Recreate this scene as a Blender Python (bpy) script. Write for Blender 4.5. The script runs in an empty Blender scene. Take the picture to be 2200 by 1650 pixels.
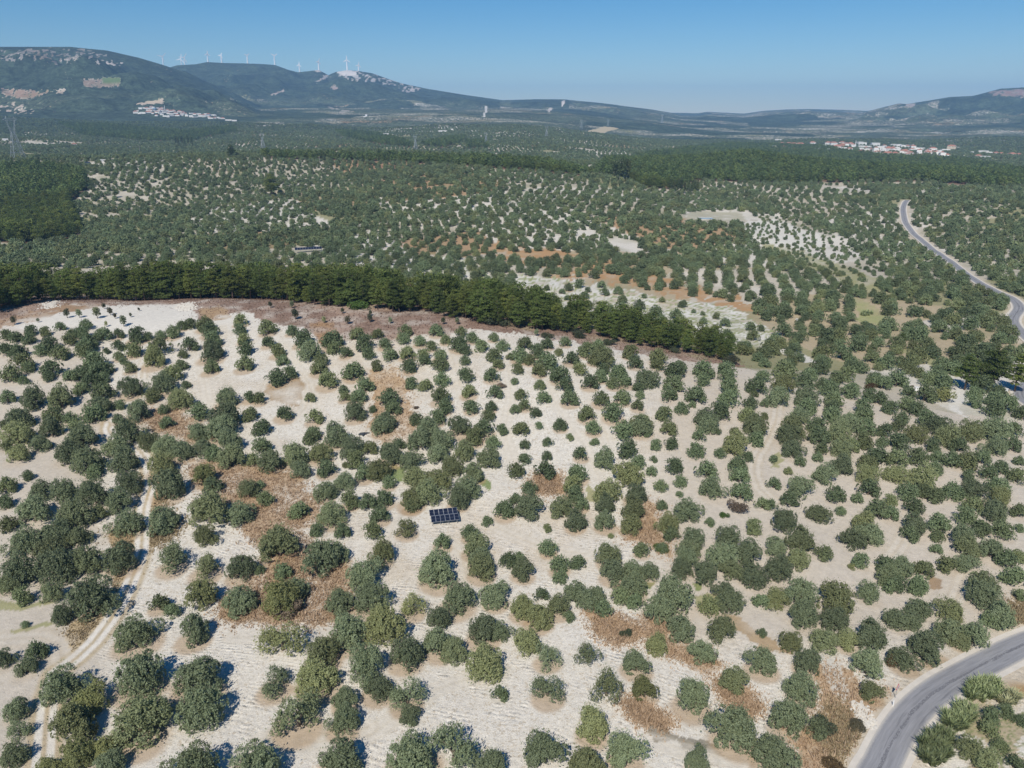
import bpy, math, random
import numpy as np
from mathutils import Vector

rng = np.random.default_rng(7)
random.seed(7)
S = bpy.context.scene
COL = S.collection
R = math.radians

# ---------------------------------------------------------------- camera, sky, sun, exposure
F = 1578.0            # focal length in pixels of the 2200 px wide photograph
PITCH = R(20.0)
CAMZ = 75.0
HAZE = 9.5e-5
CP, SP = math.cos(PITCH), math.sin(PITCH)
cam = bpy.data.cameras.new('camera')
cam.sensor_width = 36.0
cam.lens = 36.0 * F / 2200.0
cam.clip_start = 1.0
cam.clip_end = 60000.0
cam_o = bpy.data.objects.new('camera', cam)
cam_o.location = (0, 0, CAMZ)
cam_o.rotation_euler = (math.pi / 2 - PITCH, 0, 0)
COL.objects.link(cam_o)
S.camera = cam_o

SUN_EL, SUN_AZ = 48.0, 18.0      # light travels 18 degrees to the right of the view
w = bpy.data.worlds.new('World')
S.world = w
w.use_nodes = True
nt = w.node_tree
bg = nt.nodes['Background']
sky = nt.nodes.new('ShaderNodeTexSky')
sky.sky_type = 'NISHITA'
sky.sun_disc = False
sky.sun_elevation = R(SUN_EL)
sky.sun_rotation = R(180 + SUN_AZ)
sky.altitude = 400
sky.air_density = 1.0
sky.dust_density = 0.0
sky.ozone_density = 4.6
hs = nt.nodes.new('ShaderNodeHueSaturation'); hs.inputs['Saturation'].default_value = 1.4
nt.links.new(sky.outputs[0], hs.inputs['Color'])
nt.links.new(hs.outputs[0], bg.inputs[0])
bg.inputs[1].default_value = 0.092

sun = bpy.data.lights.new('sun', 'SUN')
sun.energy = 5.0
sun.angle = R(0.53)
sun.color = (1.0, 0.945, 0.85)
sun_o = bpy.data.objects.new('sun', sun)
d = Vector((math.sin(R(SUN_AZ)) * math.cos(R(SUN_EL)), math.cos(R(SUN_AZ)) * math.cos(R(SUN_EL)), -math.sin(R(SUN_EL))))
sun_o.rotation_euler = d.to_track_quat('-Z', 'Y').to_euler()
sun_o.location = (-60, -200, 400)
COL.objects.link(sun_o)

S.view_settings.view_transform = 'Standard'
S.view_settings.look = 'None'
S.view_settings.exposure = 0.0
S.view_settings.gamma = 1.0
S.view_settings.use_curve_mapping = False
S.cycles.use_denoising = True
S.cycles.max_bounces = 5
S.cycles.diffuse_bounces = 3
S.cycles.glossy_bounces = 2
S.cycles.volume_bounces = 0
S.cycles.caustics_reflective = False
S.cycles.caustics_refractive = False

# ---------------------------------------------------------------- numeric helpers
def sstep(a, b, x):
    t = np.clip((x - a) / (b - a), 0, 1)
    return t * t * (3 - 2 * t)

def hash2(i, j, s=0):
    n = (i.astype(np.int64) * 374761393 + j.astype(np.int64) * 668265263 + s * 1274126177) & 0x7fffffff
    n = ((n ^ (n >> 13)) * 1274126177) & 0x7fffffff
    n = (n ^ (n >> 16)) & 0x7fffffff
    return (n % 100003) / 100003.0

def vnoise(x, y, s=0):
    xi, yi = np.floor(x), np.floor(y)
    fx, fy = x - xi, y - yi
    fx = fx * fx * (3 - 2 * fx); fy = fy * fy * (3 - 2 * fy)
    a = hash2(xi, yi, s); b = hash2(xi + 1, yi, s); c = hash2(xi, yi + 1, s); e = hash2(xi + 1, yi + 1, s)
    return (a * (1 - fx) + b * fx) * (1 - fy) + (c * (1 - fx) + e * fx) * fy

def fbm(x, y, s=0, o=4):
    t = 0; a = 0.5; n = 0
    for k in range(o):
        t = t + a * vnoise(x * 2 ** k, y * 2 ** k, s + k * 17); n += a; a *= 0.5
    return t / n

# ---------------------------------------------------------------- terrain
def slope_of(px, py):      # drop per metre of ground distance along the view ray of a pixel
    u = (px - 1100.0) / F; v = (825.0 - py) / F
    return (SP - v * CP) / math.hypot(u, CP + v * SP)

def az_of(px, py):
    v = (825.0 - py) / F
    return math.atan2((px - 1100.0) / F, CP + v * SP)

def ridge_table(pts):
    a = np.array([az_of(x, y) for x, y in pts]); s = np.array([-slope_of(x, y) for x, y in pts])
    return a, s

RIDGES = [
    (2900, 4300, ridge_table([(-900, 140), (-400, 118), (0, 100), (150, 100), (230, 108), (300, 124), (350, 139), (400, 156), (450, 180), (500, 204), (550, 228), (620, 252), (760, 290)])),
    (4200, 5700, ridge_table([(200, 200), (300, 165), (380, 140), (420, 138), (445, 133), (480, 135), (530, 136), (560, 137), (590, 139), (620, 150), (640, 155), (660, 153), (685, 150), (705, 161), (722, 154), (745, 150.5), (770, 152), (800, 157), (860, 178), (920, 191), (1000, 204), (1080, 215), (1150, 213), (1210, 213), (1300, 222), (1400, 235), (1440, 242), (1520, 262), (1600, 290)])),
    (4600, 8000, ridge_table([(1300, 262), (1400, 246), (1440, 242), (1500, 243), (1520, 240), (1560, 242), (1600, 244), (1640, 238), (1690, 235), (1740, 234), (1820, 236), (1860, 238), (1900, 237), (2300, 237), (3000, 240)])),
    (4000, 6000, ridge_table([(1780, 275), (1860, 240), (1930, 222), (1950, 223), (2040, 208), (2090, 206), (2150, 190), (2200, 187), (2300, 185), (2600, 205), (3200, 240)])),
]

def terrain(X, Y):
    X = np.asarray(X, float); Y = np.asarray(Y, float)
    D = np.hypot(X, Y); az = np.arctan2(X, Y)
    # near hill with its crest
    yc = np.interp(X, [-300, -150, -50, 0, 40, 80, 120, 200], [238, 246, 243, 232, 208, 190, 165, 130])
    amp = np.interp(X, [-400, -300, -50, 0, 40, 80, 120, 180], [12, 13, 14, 13, 9.5, 5.5, 2.0, 0])
    t = Y - yc
    z = amp * np.exp(-(t / np.where(t < 0, 82.0, 52.0)) ** 2)
    nearw = sstep(30, 90, D) * (1 - sstep(900, 1400, D))
    z = z + nearw * ((fbm(X / 45 + 3.1, Y / 45, 5, 3) - 0.5) * 3.0)
    z = z + nearw * (sstep(320, 600, D) * (fbm(X / 210, Y / 210, 9, 3) - 0.5) * 26)
    # low cut where the paved road passes on the right
    z = z - 2.2 * np.exp(-((X - 75) / 30) ** 2 - ((Y - 105) / 40) ** 2)
    # plateau far left, pine hill on the right
    z = z + 27 * np.exp(-((Y - 980) / 270) ** 2) * (1 - sstep(-40, 260, X))
    z = z + np.interp(X, [60, 127, 190, 317, 412, 551, 634, 760], [0, 7, 16, 28, 20, 7, 1, 0]) * np.exp(-((Y - 1010) / 115) ** 2)
    # far plain
    zl = np.interp(D, [1300, 1800, 2500, 3000, 3500, 5000, 9000], [8, 18, 46, 76, 100, 130, 60])
    zr = np.interp(D, [1300, 1750, 2500, 3500, 5000, 8000, 13000], [-4, -3, 2, 20, 60, 100, 20])
    k = sstep(-0.02, 0.3, az)
    zf = zl * (1 - k) + zr * k
    wf = sstep(1100, 1600, D)
    far = zf + wf * (fbm(X / 420, Y / 420, 31, 4) - 0.5) * 34 * (1 - 0.7 * sstep(2600, 5200, D))
    z = z * (1 - wf) + far * wf
    for D0, Dc, (ta, ts) in RIDGES:
        zc = CAMZ + np.interp(az, ta, ts) * Dc
        s = np.clip((D - D0) / (Dc - D0), 0, 1)
        rise = z + (zc - z) * (s ** 1.25)
        rise = rise + 4 * s * (1 - s) * ((fbm(X / 520, Y / 520, 77, 4) - 0.5) * 150 + (np.abs(fbm(X / 210, Y / 210, 78, 3) - 0.5) - .12) * 150)
        rise = np.minimum(rise, CAMZ + np.interp(az, ta, ts) * D - (1 - s) * 30)
        back = zc - (D - Dc) * 0.22
        m = np.where(D < Dc, rise, back)
        inside = (az > ta[0]) & (az < ta[-1]) & (D > D0)
        z = np.where(inside, np.maximum(z, m), z)
    return z

TT = 35.0 * (13000 / 35.0) ** (np.arange(2601) / 2600.0)   # ground distances tried along a view ray

def hit(px, py, up=0.0):
    """world point where the view ray through a pixel of the photograph meets the terrain (raised by up)"""
    u = (px - 1100.0) / F; v = (825.0 - py) / F
    fwd = CP + v * SP; dz = v * CP - SP
    hl = math.hypot(u, fwd)
    X = TT * u / hl; Y = TT * fwd / hl
    Z = CAMZ + TT * dz / hl
    G = terrain(X, Y) + up
    b = np.nonzero(Z <= G)[0]
    i = int(b[0]) if len(b) else len(TT) - 1
    if i > 0:
        a0 = Z[i - 1] - G[i - 1]; a1 = Z[i] - G[i]
        f = a0 / (a0 - a1) if a0 > a1 else 1.0
    else:
        f = 0
    i0 = max(i - 1, 0)
    x = X[i0] + (X[i] - X[i0]) * f; y = Y[i0] + (Y[i] - Y[i0]) * f
    return float(x), float(y), float(terrain(x, y))

def depth_of(x, y, z):
    return y * CP - (z - CAMZ) * SP

def project(X, Y, Z):
    dz = Z - CAMZ
    dep = np.maximum(Y * CP - dz * SP, 0.01)
    upv = Y * SP + dz * CP
    return 1100 + F * X / dep, 825 - F * upv / dep, dep

def in_poly(px, py, poly):
    p = np.asarray(poly, float)
    x0, y0 = p.min(0); x1, y1 = p.max(0)
    res = np.zeros(px.shape, bool)
    idx = np.nonzero((px >= x0) & (px <= x1) & (py >= y0) & (py <= y1))[0]
    if not len(idx): return res
    a, b = px[idx], py[idx]
    c = np.zeros(len(idx), bool)
    n = len(p)
    for i in range(n):
        xa, ya = p[i]; xb, yb = p[i - 1]
        if ya == yb: continue
        cr = ((ya > b) != (yb > b)) & (a < (xb - xa) * (b - ya) / (yb - ya) + xa)
        c ^= cr
    res[idx] = c
    return res

# ---------------------------------------------------------------- mesh, node and object helpers
def mesh_np(name, V, quads=None, tris=None, mats=(), midx=None, smooth=False, attrs=()):
    V = np.asarray(V, np.float32)
    me = bpy.data.meshes.new(name)
    parts, starts, tot = [], [], 0
    for f in (quads, tris):
        if f is not None and len(f):
            f = np.asarray(f, np.int32); k = f.shape[1]
            parts.append(f.ravel()); starts.append(tot + np.arange(len(f), dtype=np.int32) * k); tot += f.size
    loops = np.concatenate(parts); st = np.concatenate(starts).astype(np.int32)
    me.vertices.add(len(V)); me.vertices.foreach_set('co', V.ravel())
    me.loops.add(len(loops)); me.loops.foreach_set('vertex_index', loops)
    me.polygons.add(len(st)); me.polygons.foreach_set('loop_start', st)
    for m in mats: me.materials.append(m)
    if midx is not None: me.polygons.foreach_set('material_index', np.asarray(midx, np.int32))
    if smooth: me.polygons.foreach_set('use_smooth', np.ones(len(st), bool))
    for an, typ, arr in attrs:
        at = me.attributes.new(an, typ, 'POINT')
        at.data.foreach_set('color' if typ == 'FLOAT_COLOR' else 'value', np.asarray(arr, np.float32 if typ != 'INT' else np.int32).ravel())
    me.update(calc_edges=True)
    return me

class MB:
    """collects tubes, boxes and loose faces into one mesh"""
    def __init__(s): s.v = []; s.f = []; s.m = []
    def add(s, vs, fs, m=0):
        o = len(s.v); s.v += [tuple(p) for p in vs]; s.f += [tuple(i + o for i in f) for f in fs]; s.m += [m] * len(fs)
    def box(s, c, d, rz=0.0, m=0, rx=0.0):
        ca, sa = math.cos(rz), math.sin(rz); cx, sx = math.cos(rx), math.sin(rx)
        vs = []
        for a in (-.5, .5):
            for b in (-.5, .5):
                for e in (-.5, .5):
                    x, y, z = a * d[0], b * d[1], e * d[2]
                    y, z = y * cx - z * sx, y * sx + z * cx
                    vs.append((c[0] + x * ca - y * sa, c[1] + x * sa + y * ca, c[2] + z))
        s.add(vs, [(0, 1, 3, 2), (4, 6, 7, 5), (0, 4, 5, 1), (2, 3, 7, 6), (0, 2, 6, 4), (1, 5, 7, 3)], m)
    def tube(s, p, q, r0, r1, n=6, m=0, cap=True):
        p = Vector(p); q = Vector(q); a = (q - p).normalized()
        u = a.orthogonal().normalized(); t = a.cross(u)
        vs = []
        for c, r in ((p, r0), (q, r1)):
            for i in range(n):
                g = 2 * math.pi * i / n
                vs.append(c + (u * math.cos(g) + t * math.sin(g)) * r)
        fs = [(i, (i + 1) % n, n + (i + 1) % n, n + i) for i in range(n)]
        if cap: fs += [tuple(range(n - 1, -1, -1)), tuple(range(n, 2 * n))]
        s.add(vs, fs, m)
    def mesh(s, name, mats, smooth=False):
        me = bpy.data.meshes.new(name)
        me.from_pydata(s.v, [], s.f)
        for m in mats: me.materials.append(m)
        me.polygons.foreach_set('material_index', np.array(s.m, np.int32))
        if smooth: me.polygons.foreach_set('use_smooth', np.ones(len(s.f), bool))
        me.update()
        return me

def link(name, data, parent=None, loc=(0, 0, 0), rz=0.0, sc=1.0):
    o = bpy.data.objects.new(name, data)
    o.location = loc
    o.rotation_euler = (0, 0, rz)
    o.scale = (sc, sc, sc) if not hasattr(sc, '__len__') else sc
    if parent: o.parent = parent
    COL.objects.link(o)
    return o

def tag(o, label=None, cat=None, group=None, kind=None):
    if label: o['label'] = label
    if cat: o['category'] = cat
    if group: o['group'] = group
    if kind: o['kind'] = kind
    return o

class NT:
    def __init__(s, name):
        s.mat = bpy.data.materials.new(name); s.mat.use_nodes = True
        s.t = s.mat.node_tree; s.b = s.t.nodes['Principled BSDF']
    def n(s, typ, **kw):
        x = s.t.nodes.new('ShaderNode' + typ)
        for k, v in kw.items(): setattr(x, k, v)
        return x
    def l(s, a, b): s.t.links.new(a, b)
    def val(s, sock, v): sock.default_value = v
    def math(s, op, a, b=None, c=None, clamp=False):
        m = s.n('Math', operation=op); m.use_clamp = clamp
        for i, q in enumerate((a, b, c)):
            if q is None: continue
            if isinstance(q, (int, float)): m.inputs[i].default_value = q
            else: s.l(q, m.inputs[i])
        return m.outputs[0]
    def mix(s, f, a, b, blend='MIX'):
        m = s.n('MixRGB', blend_type=blend)
        for i, q in enumerate((f, a, b)):
            if isinstance(q, (int, float)): m.inputs[i].default_value = q
            elif isinstance(q, tuple): m.inputs[i].default_value = (*q, 1)
            else: s.l(q, m.inputs[i])
        return m.outputs[0]
    def noise(s, scale, det=2.0, rough=0.5, vec=None, dist=0.0):
        x = s.n('TexNoise'); x.inputs['Scale'].default_value = scale; x.inputs['Detail'].default_value = det
        x.inputs['Roughness'].default_value = rough; x.inputs['Distortion'].default_value = dist
        if vec is not None: s.l(vec, x.inputs['Vector'])
        return x.outputs['Fac']
    def ramp(s, f, a, b, c0=0.0, c1=1.0):
        x = s.n('MapRange'); s.l(f, x.inputs[0])
        for i, q in zip((1, 2, 3, 4), (a, b, c0, c1)): x.inputs[i].default_value = q
        x.clamp = True
        return x.outputs[0]

def simple_mat(name, col, rough=0.8, metal=0.0, var=0.12, scale=1.5, spec=0.3):
    k = NT(name)
    tc = k.n('TexCoord')
    nz = k.noise(scale, 3, 0.6, tc.outputs['Object'])
    oi = k.n('ObjectInfo')
    f = k.math('MULTIPLY', k.math('ADD', k.math('SUBTRACT', nz, 0.5), k.math('MULTIPLY', k.math('SUBTRACT', oi.outputs['Random'], 0.5), 0.6)), var * 2)
    f = k.math('ADD', f, 1.0)
    cc = k.n('CombineColor')
    for i in range(3): k.l(k.math('MULTIPLY', f, float(col[i])), cc.inputs[i])
    k.l(cc.outputs[0], k.b.inputs['Base Color'])
    k.b.inputs['Roughness'].default_value = rough
    k.b.inputs['Metallic'].default_value = metal
    k.b.inputs['Specular IOR Level'].default_value = spec
    return k.mat

def leaf_mat(name, dark, light, warm, spec=0.25):
    """foliage: tint per leaf, a shift per tree"""
    k = NT(name)
    at = k.n('Attribute', attribute_name='tint')
    oi = k.n('ObjectInfo')
    c = k.mix(at.outputs['Fac'], dark, light)
    rnd = oi.outputs['Random']
    c = k.mix(k.ramp(rnd, 0.55, 1.0, 0.0, 0.75), c, warm)
    r2 = k.math('FRACT', k.math('MULTIPLY', rnd, 37.7))
    gain = k.math('ADD', k.math('MULTIPLY', r2, 0.62), 0.70)
    cc = k.n('SeparateColor'); k.l(c, cc.inputs[0])
    co = k.n('CombineColor')
    for i in range(3): k.l(k.math('MULTIPLY', cc.outputs[i], gain), co.inputs[i])
    k.l(co.outputs[0], k.b.inputs['Base Color'])
    k.b.inputs['Roughness'].default_value = 0.62
    k.b.inputs['Specular IOR Level'].default_value = spec
    tr = k.n('BsdfTranslucent'); k.l(co.outputs[0], tr.inputs[0])
    ms = k.n('MixShader'); ms.inputs[0].default_value = 0.28
    k.l(k.b.outputs[0], ms.inputs[1]); k.l(tr.outputs[0], ms.inputs[2])
    k.l(ms.outputs[0], k.t.nodes['Material Output'].inputs[0])
    return k.mat
# crown centre x, y and width, traced on enlarged tiles of the photograph (4 tile px = 1 photo px)
TILES = [
(0, 1250, "175,110,190 440,70,220 800,100,440 1360,170,180s 1480,230,150s 1710,90,300 2060,120,320 525,270,200 215,360,80s 1180,380,370 1670,390,290 40,640,200 310,580,190 220,710,200 1200,760,420 1690,780,430 1720,1060,430 560,860,370 780,960,330y 620,1190,430 1190,1120,530 130,1080,240 160,1260,200s 110,1460,250 660,1460,300y 880,1410,250y 420,1580,250y 930,1560,280 1620,1560,430 2190,1510,500 30,20,150"),
(550, 1250, "715,150,260 990,110,330 790,380,360 1110,350,380 1350,180,240s 1725,110,330 2060,80,270 1565,300,230 1290,580,330 1560,500,280 1710,570,260 1950,370,290 2110,410,200 1960,660,340 220,450,390s 570,560,340 520,780,350 160,830,280s 940,700,380 1040,880,260 350,1100,400s 760,980,250 740,1170,280 1300,940,300s 1320,1130,200 2090,950,160 210,120,330y 340,40,220 720,1490,380 1320,1460,480 1700,1390,430s 2010,1560,280"),
(1100, 1250, "90,200,230 250,100,140 230,270,270 400,190,220 490,290,110 120,480,290 300,600,280s 660,610,250s 310,880,300s 540,60,230 640,130,220 790,210,180 720,90,200 940,110,180 1070,160,170 1250,210,280 1400,80,360 1700,190,190p 1880,160,230 1820,60,220 1450,370,260 1800,390,260 1250,520,210 1640,580,250 2145,430,100 2140,660,270 1070,670,260 1140,910,220y 820,870,320s 1540,950,320 1910,820,260 690,1200,310 280,1420,380 990,1430,360 1890,1230,390 1600,1500,260 650,1570,400 2140,150,150"),
(1650, 1250, "80,120,230 270,80,300 320,260,270 600,110,320 870,70,210 1050,20,150 1290,30,170 1860,80,280 2160,100,120 580,290,260 490,470,260 680,480,200 880,450,290 1100,290,230 1300,210,220 1230,310,200 1560,220,240 1380,520,330 1560,400,260 1640,470,200 1790,440,260 2000,270,260 1920,320,160 190,490,230 340,660,250 290,890,310 180,1130,360 70,1440,420 440,1250,210s 860,690,280 900,930,200 1180,640,260 1920,1130,180 2050,1100,150 1900,1250,170 1750,1400,230 2000,1400,150s 1900,1540,250 2120,1540,160 2170,1180,120"),
(0, 900, "140,110,270 30,40,100 340,190,200 150,280,210 50,230,120 430,60,220 700,120,280 580,260,240 740,320,300 800,440,150 990,210,220 1050,330,270 1120,90,280 1280,170,200 1420,200,260 1540,240,230 1380,370,240 1440,540,300 1700,90,200 1900,50,270 1980,170,230 1750,230,200 1980,300,260 1840,280,180 2170,340,140 1740,470,200y 1830,560,180y 230,480,110 50,560,190 40,700,150 340,590,220 550,600,250 280,760,310 640,790,320 820,620,280 850,800,150 1110,540,250 1020,690,240 1060,860,310 1390,840,300 1790,760,350 2080,770,270 2130,580,200 60,890,180 180,1040,300 480,950,300 660,990,230 430,1130,260 480,1240,340 740,1200,280 1020,1170,300 1480,1170,290s 1770,1230,270s 2070,1240,290 1770,980,240 110,1290,330 60,1400,200"),
(550, 900, "40,60,170 110,330,260 40,220,180 470,150,150 490,110,140 550,260,230 330,290,230 680,120,240 830,220,240 980,240,140 850,330,190 380,410,200 600,410,180 770,390,70 930,450,180 1050,410,240 1220,210,130 1150,280,230 1340,340,210 1410,150,250 1480,60,200 1600,170,230 1560,280,200 1870,130,190 1960,60,180 2110,80,120 1750,40,200 1080,40,200 1790,260,210 2000,310,230 2040,190,150 1690,400,200 1870,440,210 1370,480,230 1570,490,240 1810,570,250 1140,530,140 590,600,220 760,520,200 800,680,190 650,790,260 960,700,180 1100,670,170 1060,810,180s 1340,660,220 1500,620,260 1740,660,220 1340,730,150 1300,910,210s 1000,940,180y 740,950,170s 520,940,140s 360,770,180s 80,670,160 30,560,90 1600,1040,160s 1990,870,110 2140,760,180 190,1040,370 540,1170,350 700,1140,220 1070,1130,240 1560,1260,350 950,1290,330 1840,960,170s 1880,1080,230 1940,1250,260 1920,1170,220 2170,1200,160 230,1300,180 30,1290,100"),
(1100, 900, "75,70,150 230,50,80 415,40,130 700,60,150 950,80,190 1110,40,210 1350,70,150 1160,130,65 1235,210,120 1370,200,130 1680,20,210 1615,130,130 1765,100,80 1915,100,90 1920,200,230 2090,50,200 2100,160,160 310,190,100s 110,210,110s 495,150,80s 300,310,110s 590,285,140 710,190,85 795,330,210 990,240,195 1080,360,150 1000,450,270 1215,340,75 1200,440,115 1400,390,170 1585,260,160 1790,285,115 2030,315,110 1945,380,170 1960,470,180 1670,425,195 1735,570,240 1975,610,195 280,425,190 110,330,120 40,430,170 560,450,180 520,540,180 535,630,170 825,600,250 1080,620,220 1040,750,230 1280,565,135 1450,530,125 1440,640,70 1290,735,115 1530,760,260 150,580,150 140,720,270 30,680,120 450,730,240 550,860,200 600,720,150 800,720,200 800,850,220 1020,890,210 1330,870,230 1370,980,150 1565,980,230 1700,880,90 2075,910,170 2150,720,130 300,930,90s 310,1090,180s 410,1230,190 410,1350,150 560,1220,150s 830,1150,230 850,1000,60 1120,1110,150 1290,1100,110 1850,1000,240 2030,1110,270 1810,1160,270 1520,1090,220 1490,1210,220 860,1290,220 1010,1270,200 1160,1290,210 1010,1400,270 1450,1270,230 1650,1310,230 1900,1270,220 2080,1310,270 90,1270,230 60,1180,120"),
(1650, 900, "240,60,240 190,120,240 230,240,200 430,40,180 450,130,190 460,240,130 430,320,110 620,100,230 700,30,200 850,60,190 1020,90,160 1130,50,130 820,170,180 980,190,120 1140,180,195 1280,120,200 1500,40,250 1560,130,240 1750,80,230 1640,210,170 1940,220,200 1950,80,250 2120,80,170 2110,210,160 50,340,90 280,355,115 175,440,90 490,450,220 640,240,210 640,370,220 730,220,150 930,300,200 1110,320,190 860,370,180 860,470,220 870,580,190 1300,310,200 1420,210,150 1110,450,220 1340,480,270 1430,410,150 1460,320,130 1580,330,180 1710,350,200 1720,480,130 1840,320,160 1890,450,160 2010,410,150 2150,480,170 2160,350,110 50,545,130 290,570,230 190,680,160 30,730,120 590,635,190 770,670,120 440,790,210 630,785,105 130,870,220 280,1000,290 70,1070,220 250,1190,210 100,1260,270 480,1140,170 800,1200,160 740,1000,240 880,960,240 830,880,230 950,760,200 1060,800,160 1060,690,130s 1200,610,200 1260,740,180 1330,600,150 1430,640,180 1590,610,190 1260,880,240 1220,980,160s 1480,880,200 1470,1000,130 1450,1110,110s 1540,1240,170p 1340,1270,180 1290,1400,180 1150,1250,230 1050,1330,220 1010,1240,180 1110,1400,180 1780,590,230 1980,560,200 1990,650,210 1710,820,200s 1770,720,180s 1950,780,220 1850,930,180 2020,940,190 2160,930,90 2160,780,150 1680,990,230 1720,1080,230 1720,1220,210 1870,1380,270 1920,1100,220 2050,1180,200 2150,1170,130 2110,1330,200"),
(0, 600, "510,400,100 740,380,120 260,430,120 130,490,130 50,470,120 380,440,110 240,500,130 420,540,160 620,460,110 700,450,140 880,460,150 1010,460,110 1170,460,170 1270,480,90 1380,470,100 1480,440,140 1560,390,100 1640,370,120 1760,370,170 1800,420,170 1820,500,170 1820,600,210 1620,550,160 1370,560,200 1150,590,160 1320,660,210 1010,560,120 1020,650,100 1060,700,90 1120,750,120 740,560,170 760,520,150 40,590,130 150,610,160 350,600,130 510,620,170 590,510,130 800,680,200 720,600,150 180,700,190 80,800,190 440,750,180 410,830,110 240,750,120 200,860,90 600,820,130 700,800,170 830,770,190 780,860,170 920,750,120 880,840,120 910,610,70 1120,910,210 1480,790,180 1370,880,230 1560,730,120 1570,640,90 1815,740,150 2070,340,130 2060,420,120 2090,500,120 2110,580,150 2100,710,170 1950,990,210 1550,1010,210 1300,990,150 1180,1110,210 1030,1070,110 1400,1110,110 1430,1220,130 1600,900,90 1700,1120,180 1920,1160,260 2140,1000,120 2140,1150,150 60,1000,150 280,1010,240 520,1000,240 690,930,140 880,950,200 840,1050,230 800,1140,200 150,1170,240 450,1150,200 600,1180,130g 640,1250,150 1010,1190,110"),
(550, 600, "100,400,160 100,530,120 180,600,150 230,690,120 170,830,180 290,790,140 30,1010,130 240,1140,150 500,1170,160 465,1010,100 310,430,110 400,490,180 450,600,210 550,680,150 540,750,150 610,850,180 650,500,190 680,580,150 770,620,120 870,460,140 930,530,180 970,630,130 1030,730,120 1040,460,110 1110,540,120 1150,640,150 830,770,190 930,900,170 750,940,100 760,1000,110 880,990,150 850,1120,210 1140,1010,200 1180,1100,150 1110,1200,210 1000,1110,80 1330,880,130 1450,900,130 1280,430,130 1270,500,130 1410,520,120 1510,560,110 1300,620,140 1320,730,150 1440,640,130 1440,690,120 1580,640,130 1580,720,170 1600,850,160 1590,980,180 1620,1080,160 1560,1170,160 1370,1190,140 1550,430,130 1630,510,100 1760,440,110 1750,540,170 1790,600,120 1800,690,110 1800,810,160 1830,950,140 1850,1080,150 1940,560,140 1860,490,120 2040,490,100 2120,560,130 2050,640,150 2080,720,110 2030,810,150 2050,960,150 2020,1080,120 2000,1160,140 2180,660,80"),
(1100, 600, "110,540,140 300,540,130 455,530,110 60,640,170 210,600,150 300,690,190 230,770,140 160,680,120 50,760,120 400,620,90 510,670,150 580,760,140 410,800,190 450,900,160 500,1010,160 240,900,110 270,1010,140 80,980,120 110,1070,120 200,1140,120 30,1110,100 20,870,80 650,590,170 740,560,130 780,650,230 700,680,120 780,760,120 670,870,160 760,820,130 920,790,170 880,880,130 980,870,130 770,1010,160 950,1000,150 870,1120,200 640,1140,160 1020,610,160 1055,705,145 1260,650,170 1250,720,130 1170,830,210 1085,920,110 1200,915,55 1400,760,180 1450,740,130 1390,880,180 1350,980,160 1580,980,190 1640,850,140 1650,760,190 1700,800,120 1840,760,170 1840,820,150 1860,910,200 1870,1010,190 1100,990,90 1080,1070,120 1310,1140,160 1460,1100,130 1550,1070,80 1110,1200,210 1670,1170,220 1790,1110,190 2100,900,190 2050,1050,140 2170,1060,90 2160,820,130 2020,1150,160 2080,980,80 2170,1170,80 2090,1240,210 85,95,60 200,110,90 300,70,60 310,125,50 430,100,60 490,60,90 580,30,100 620,130,90 650,85,60 475,155,60 660,215,95 570,230,60 510,240,90 770,40,80 795,100,90 915,90,90 950,160,100 945,215,70 850,240,65 735,290,110 900,305,90 1095,210,120 1135,140,55 1290,170,65 1465,205,85 1240,265,120 1175,310,70 1075,340,80 1290,330,80 1275,370,110 1410,290,120 1450,345,120 1470,425,95 1560,270,50 1640,290,50 1645,350,80 1660,430,90 1835,365,95 1760,310,80 1850,460,95 1755,415,35 1900,510,80 1810,530,120 2080,475,120 2140,415,75 2050,400,100 1955,550,50"),
(1650, 600, "130,890,210 320,860,170 80,1000,210 340,1000,210 330,1080,180 260,1150,210 570,1020,160 540,930,180 560,1090,150 560,1150,180 820,1080,190 820,1160,200 720,950,170 870,980,150 960,1010,150 1060,1090,150 1200,1060,170 1290,1100,170 1150,1180,140 1380,1180,180"),
]
OLIVES = []
for ox, oy, txt in TILES:
    for q in txt.split():
        fl = q[-1] if q[-1].isalpha() else ''
        a, b, c = q.rstrip('spygb').split(',')
        OLIVES.append((ox + int(a) / 4.0, oy + int(b) / 4.0, int(c) / 4.0, fl))

SAPLINGS = [(x / 4.0, 600 + y / 4.0, q / 4.0) for x, y, q in [(125,370,65),(330,360,30),(580,310,65),(685,310,60),(840,310,80),(895,240,40),(950,290,55),(990,325,40),(1125,315,30),(1195,265,25),(1065,380,75),(915,395,40)]] + \
           [(550 + x / 4.0, 600 + y / 4.0, q / 4.0) for x, y, q in [(340,320,75),(585,360,45),(790,365,60),(980,350,60),(985,300,40),(1155,365,45),(1610,370,50),(1730,370,50),(310,230,50),(125,230,45),(745,280,40)]] + \
           [(1100 + x / 4.0, 600 + y / 4.0, q / 4.0) for x, y, q in [(210,470,50)]]

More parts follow.
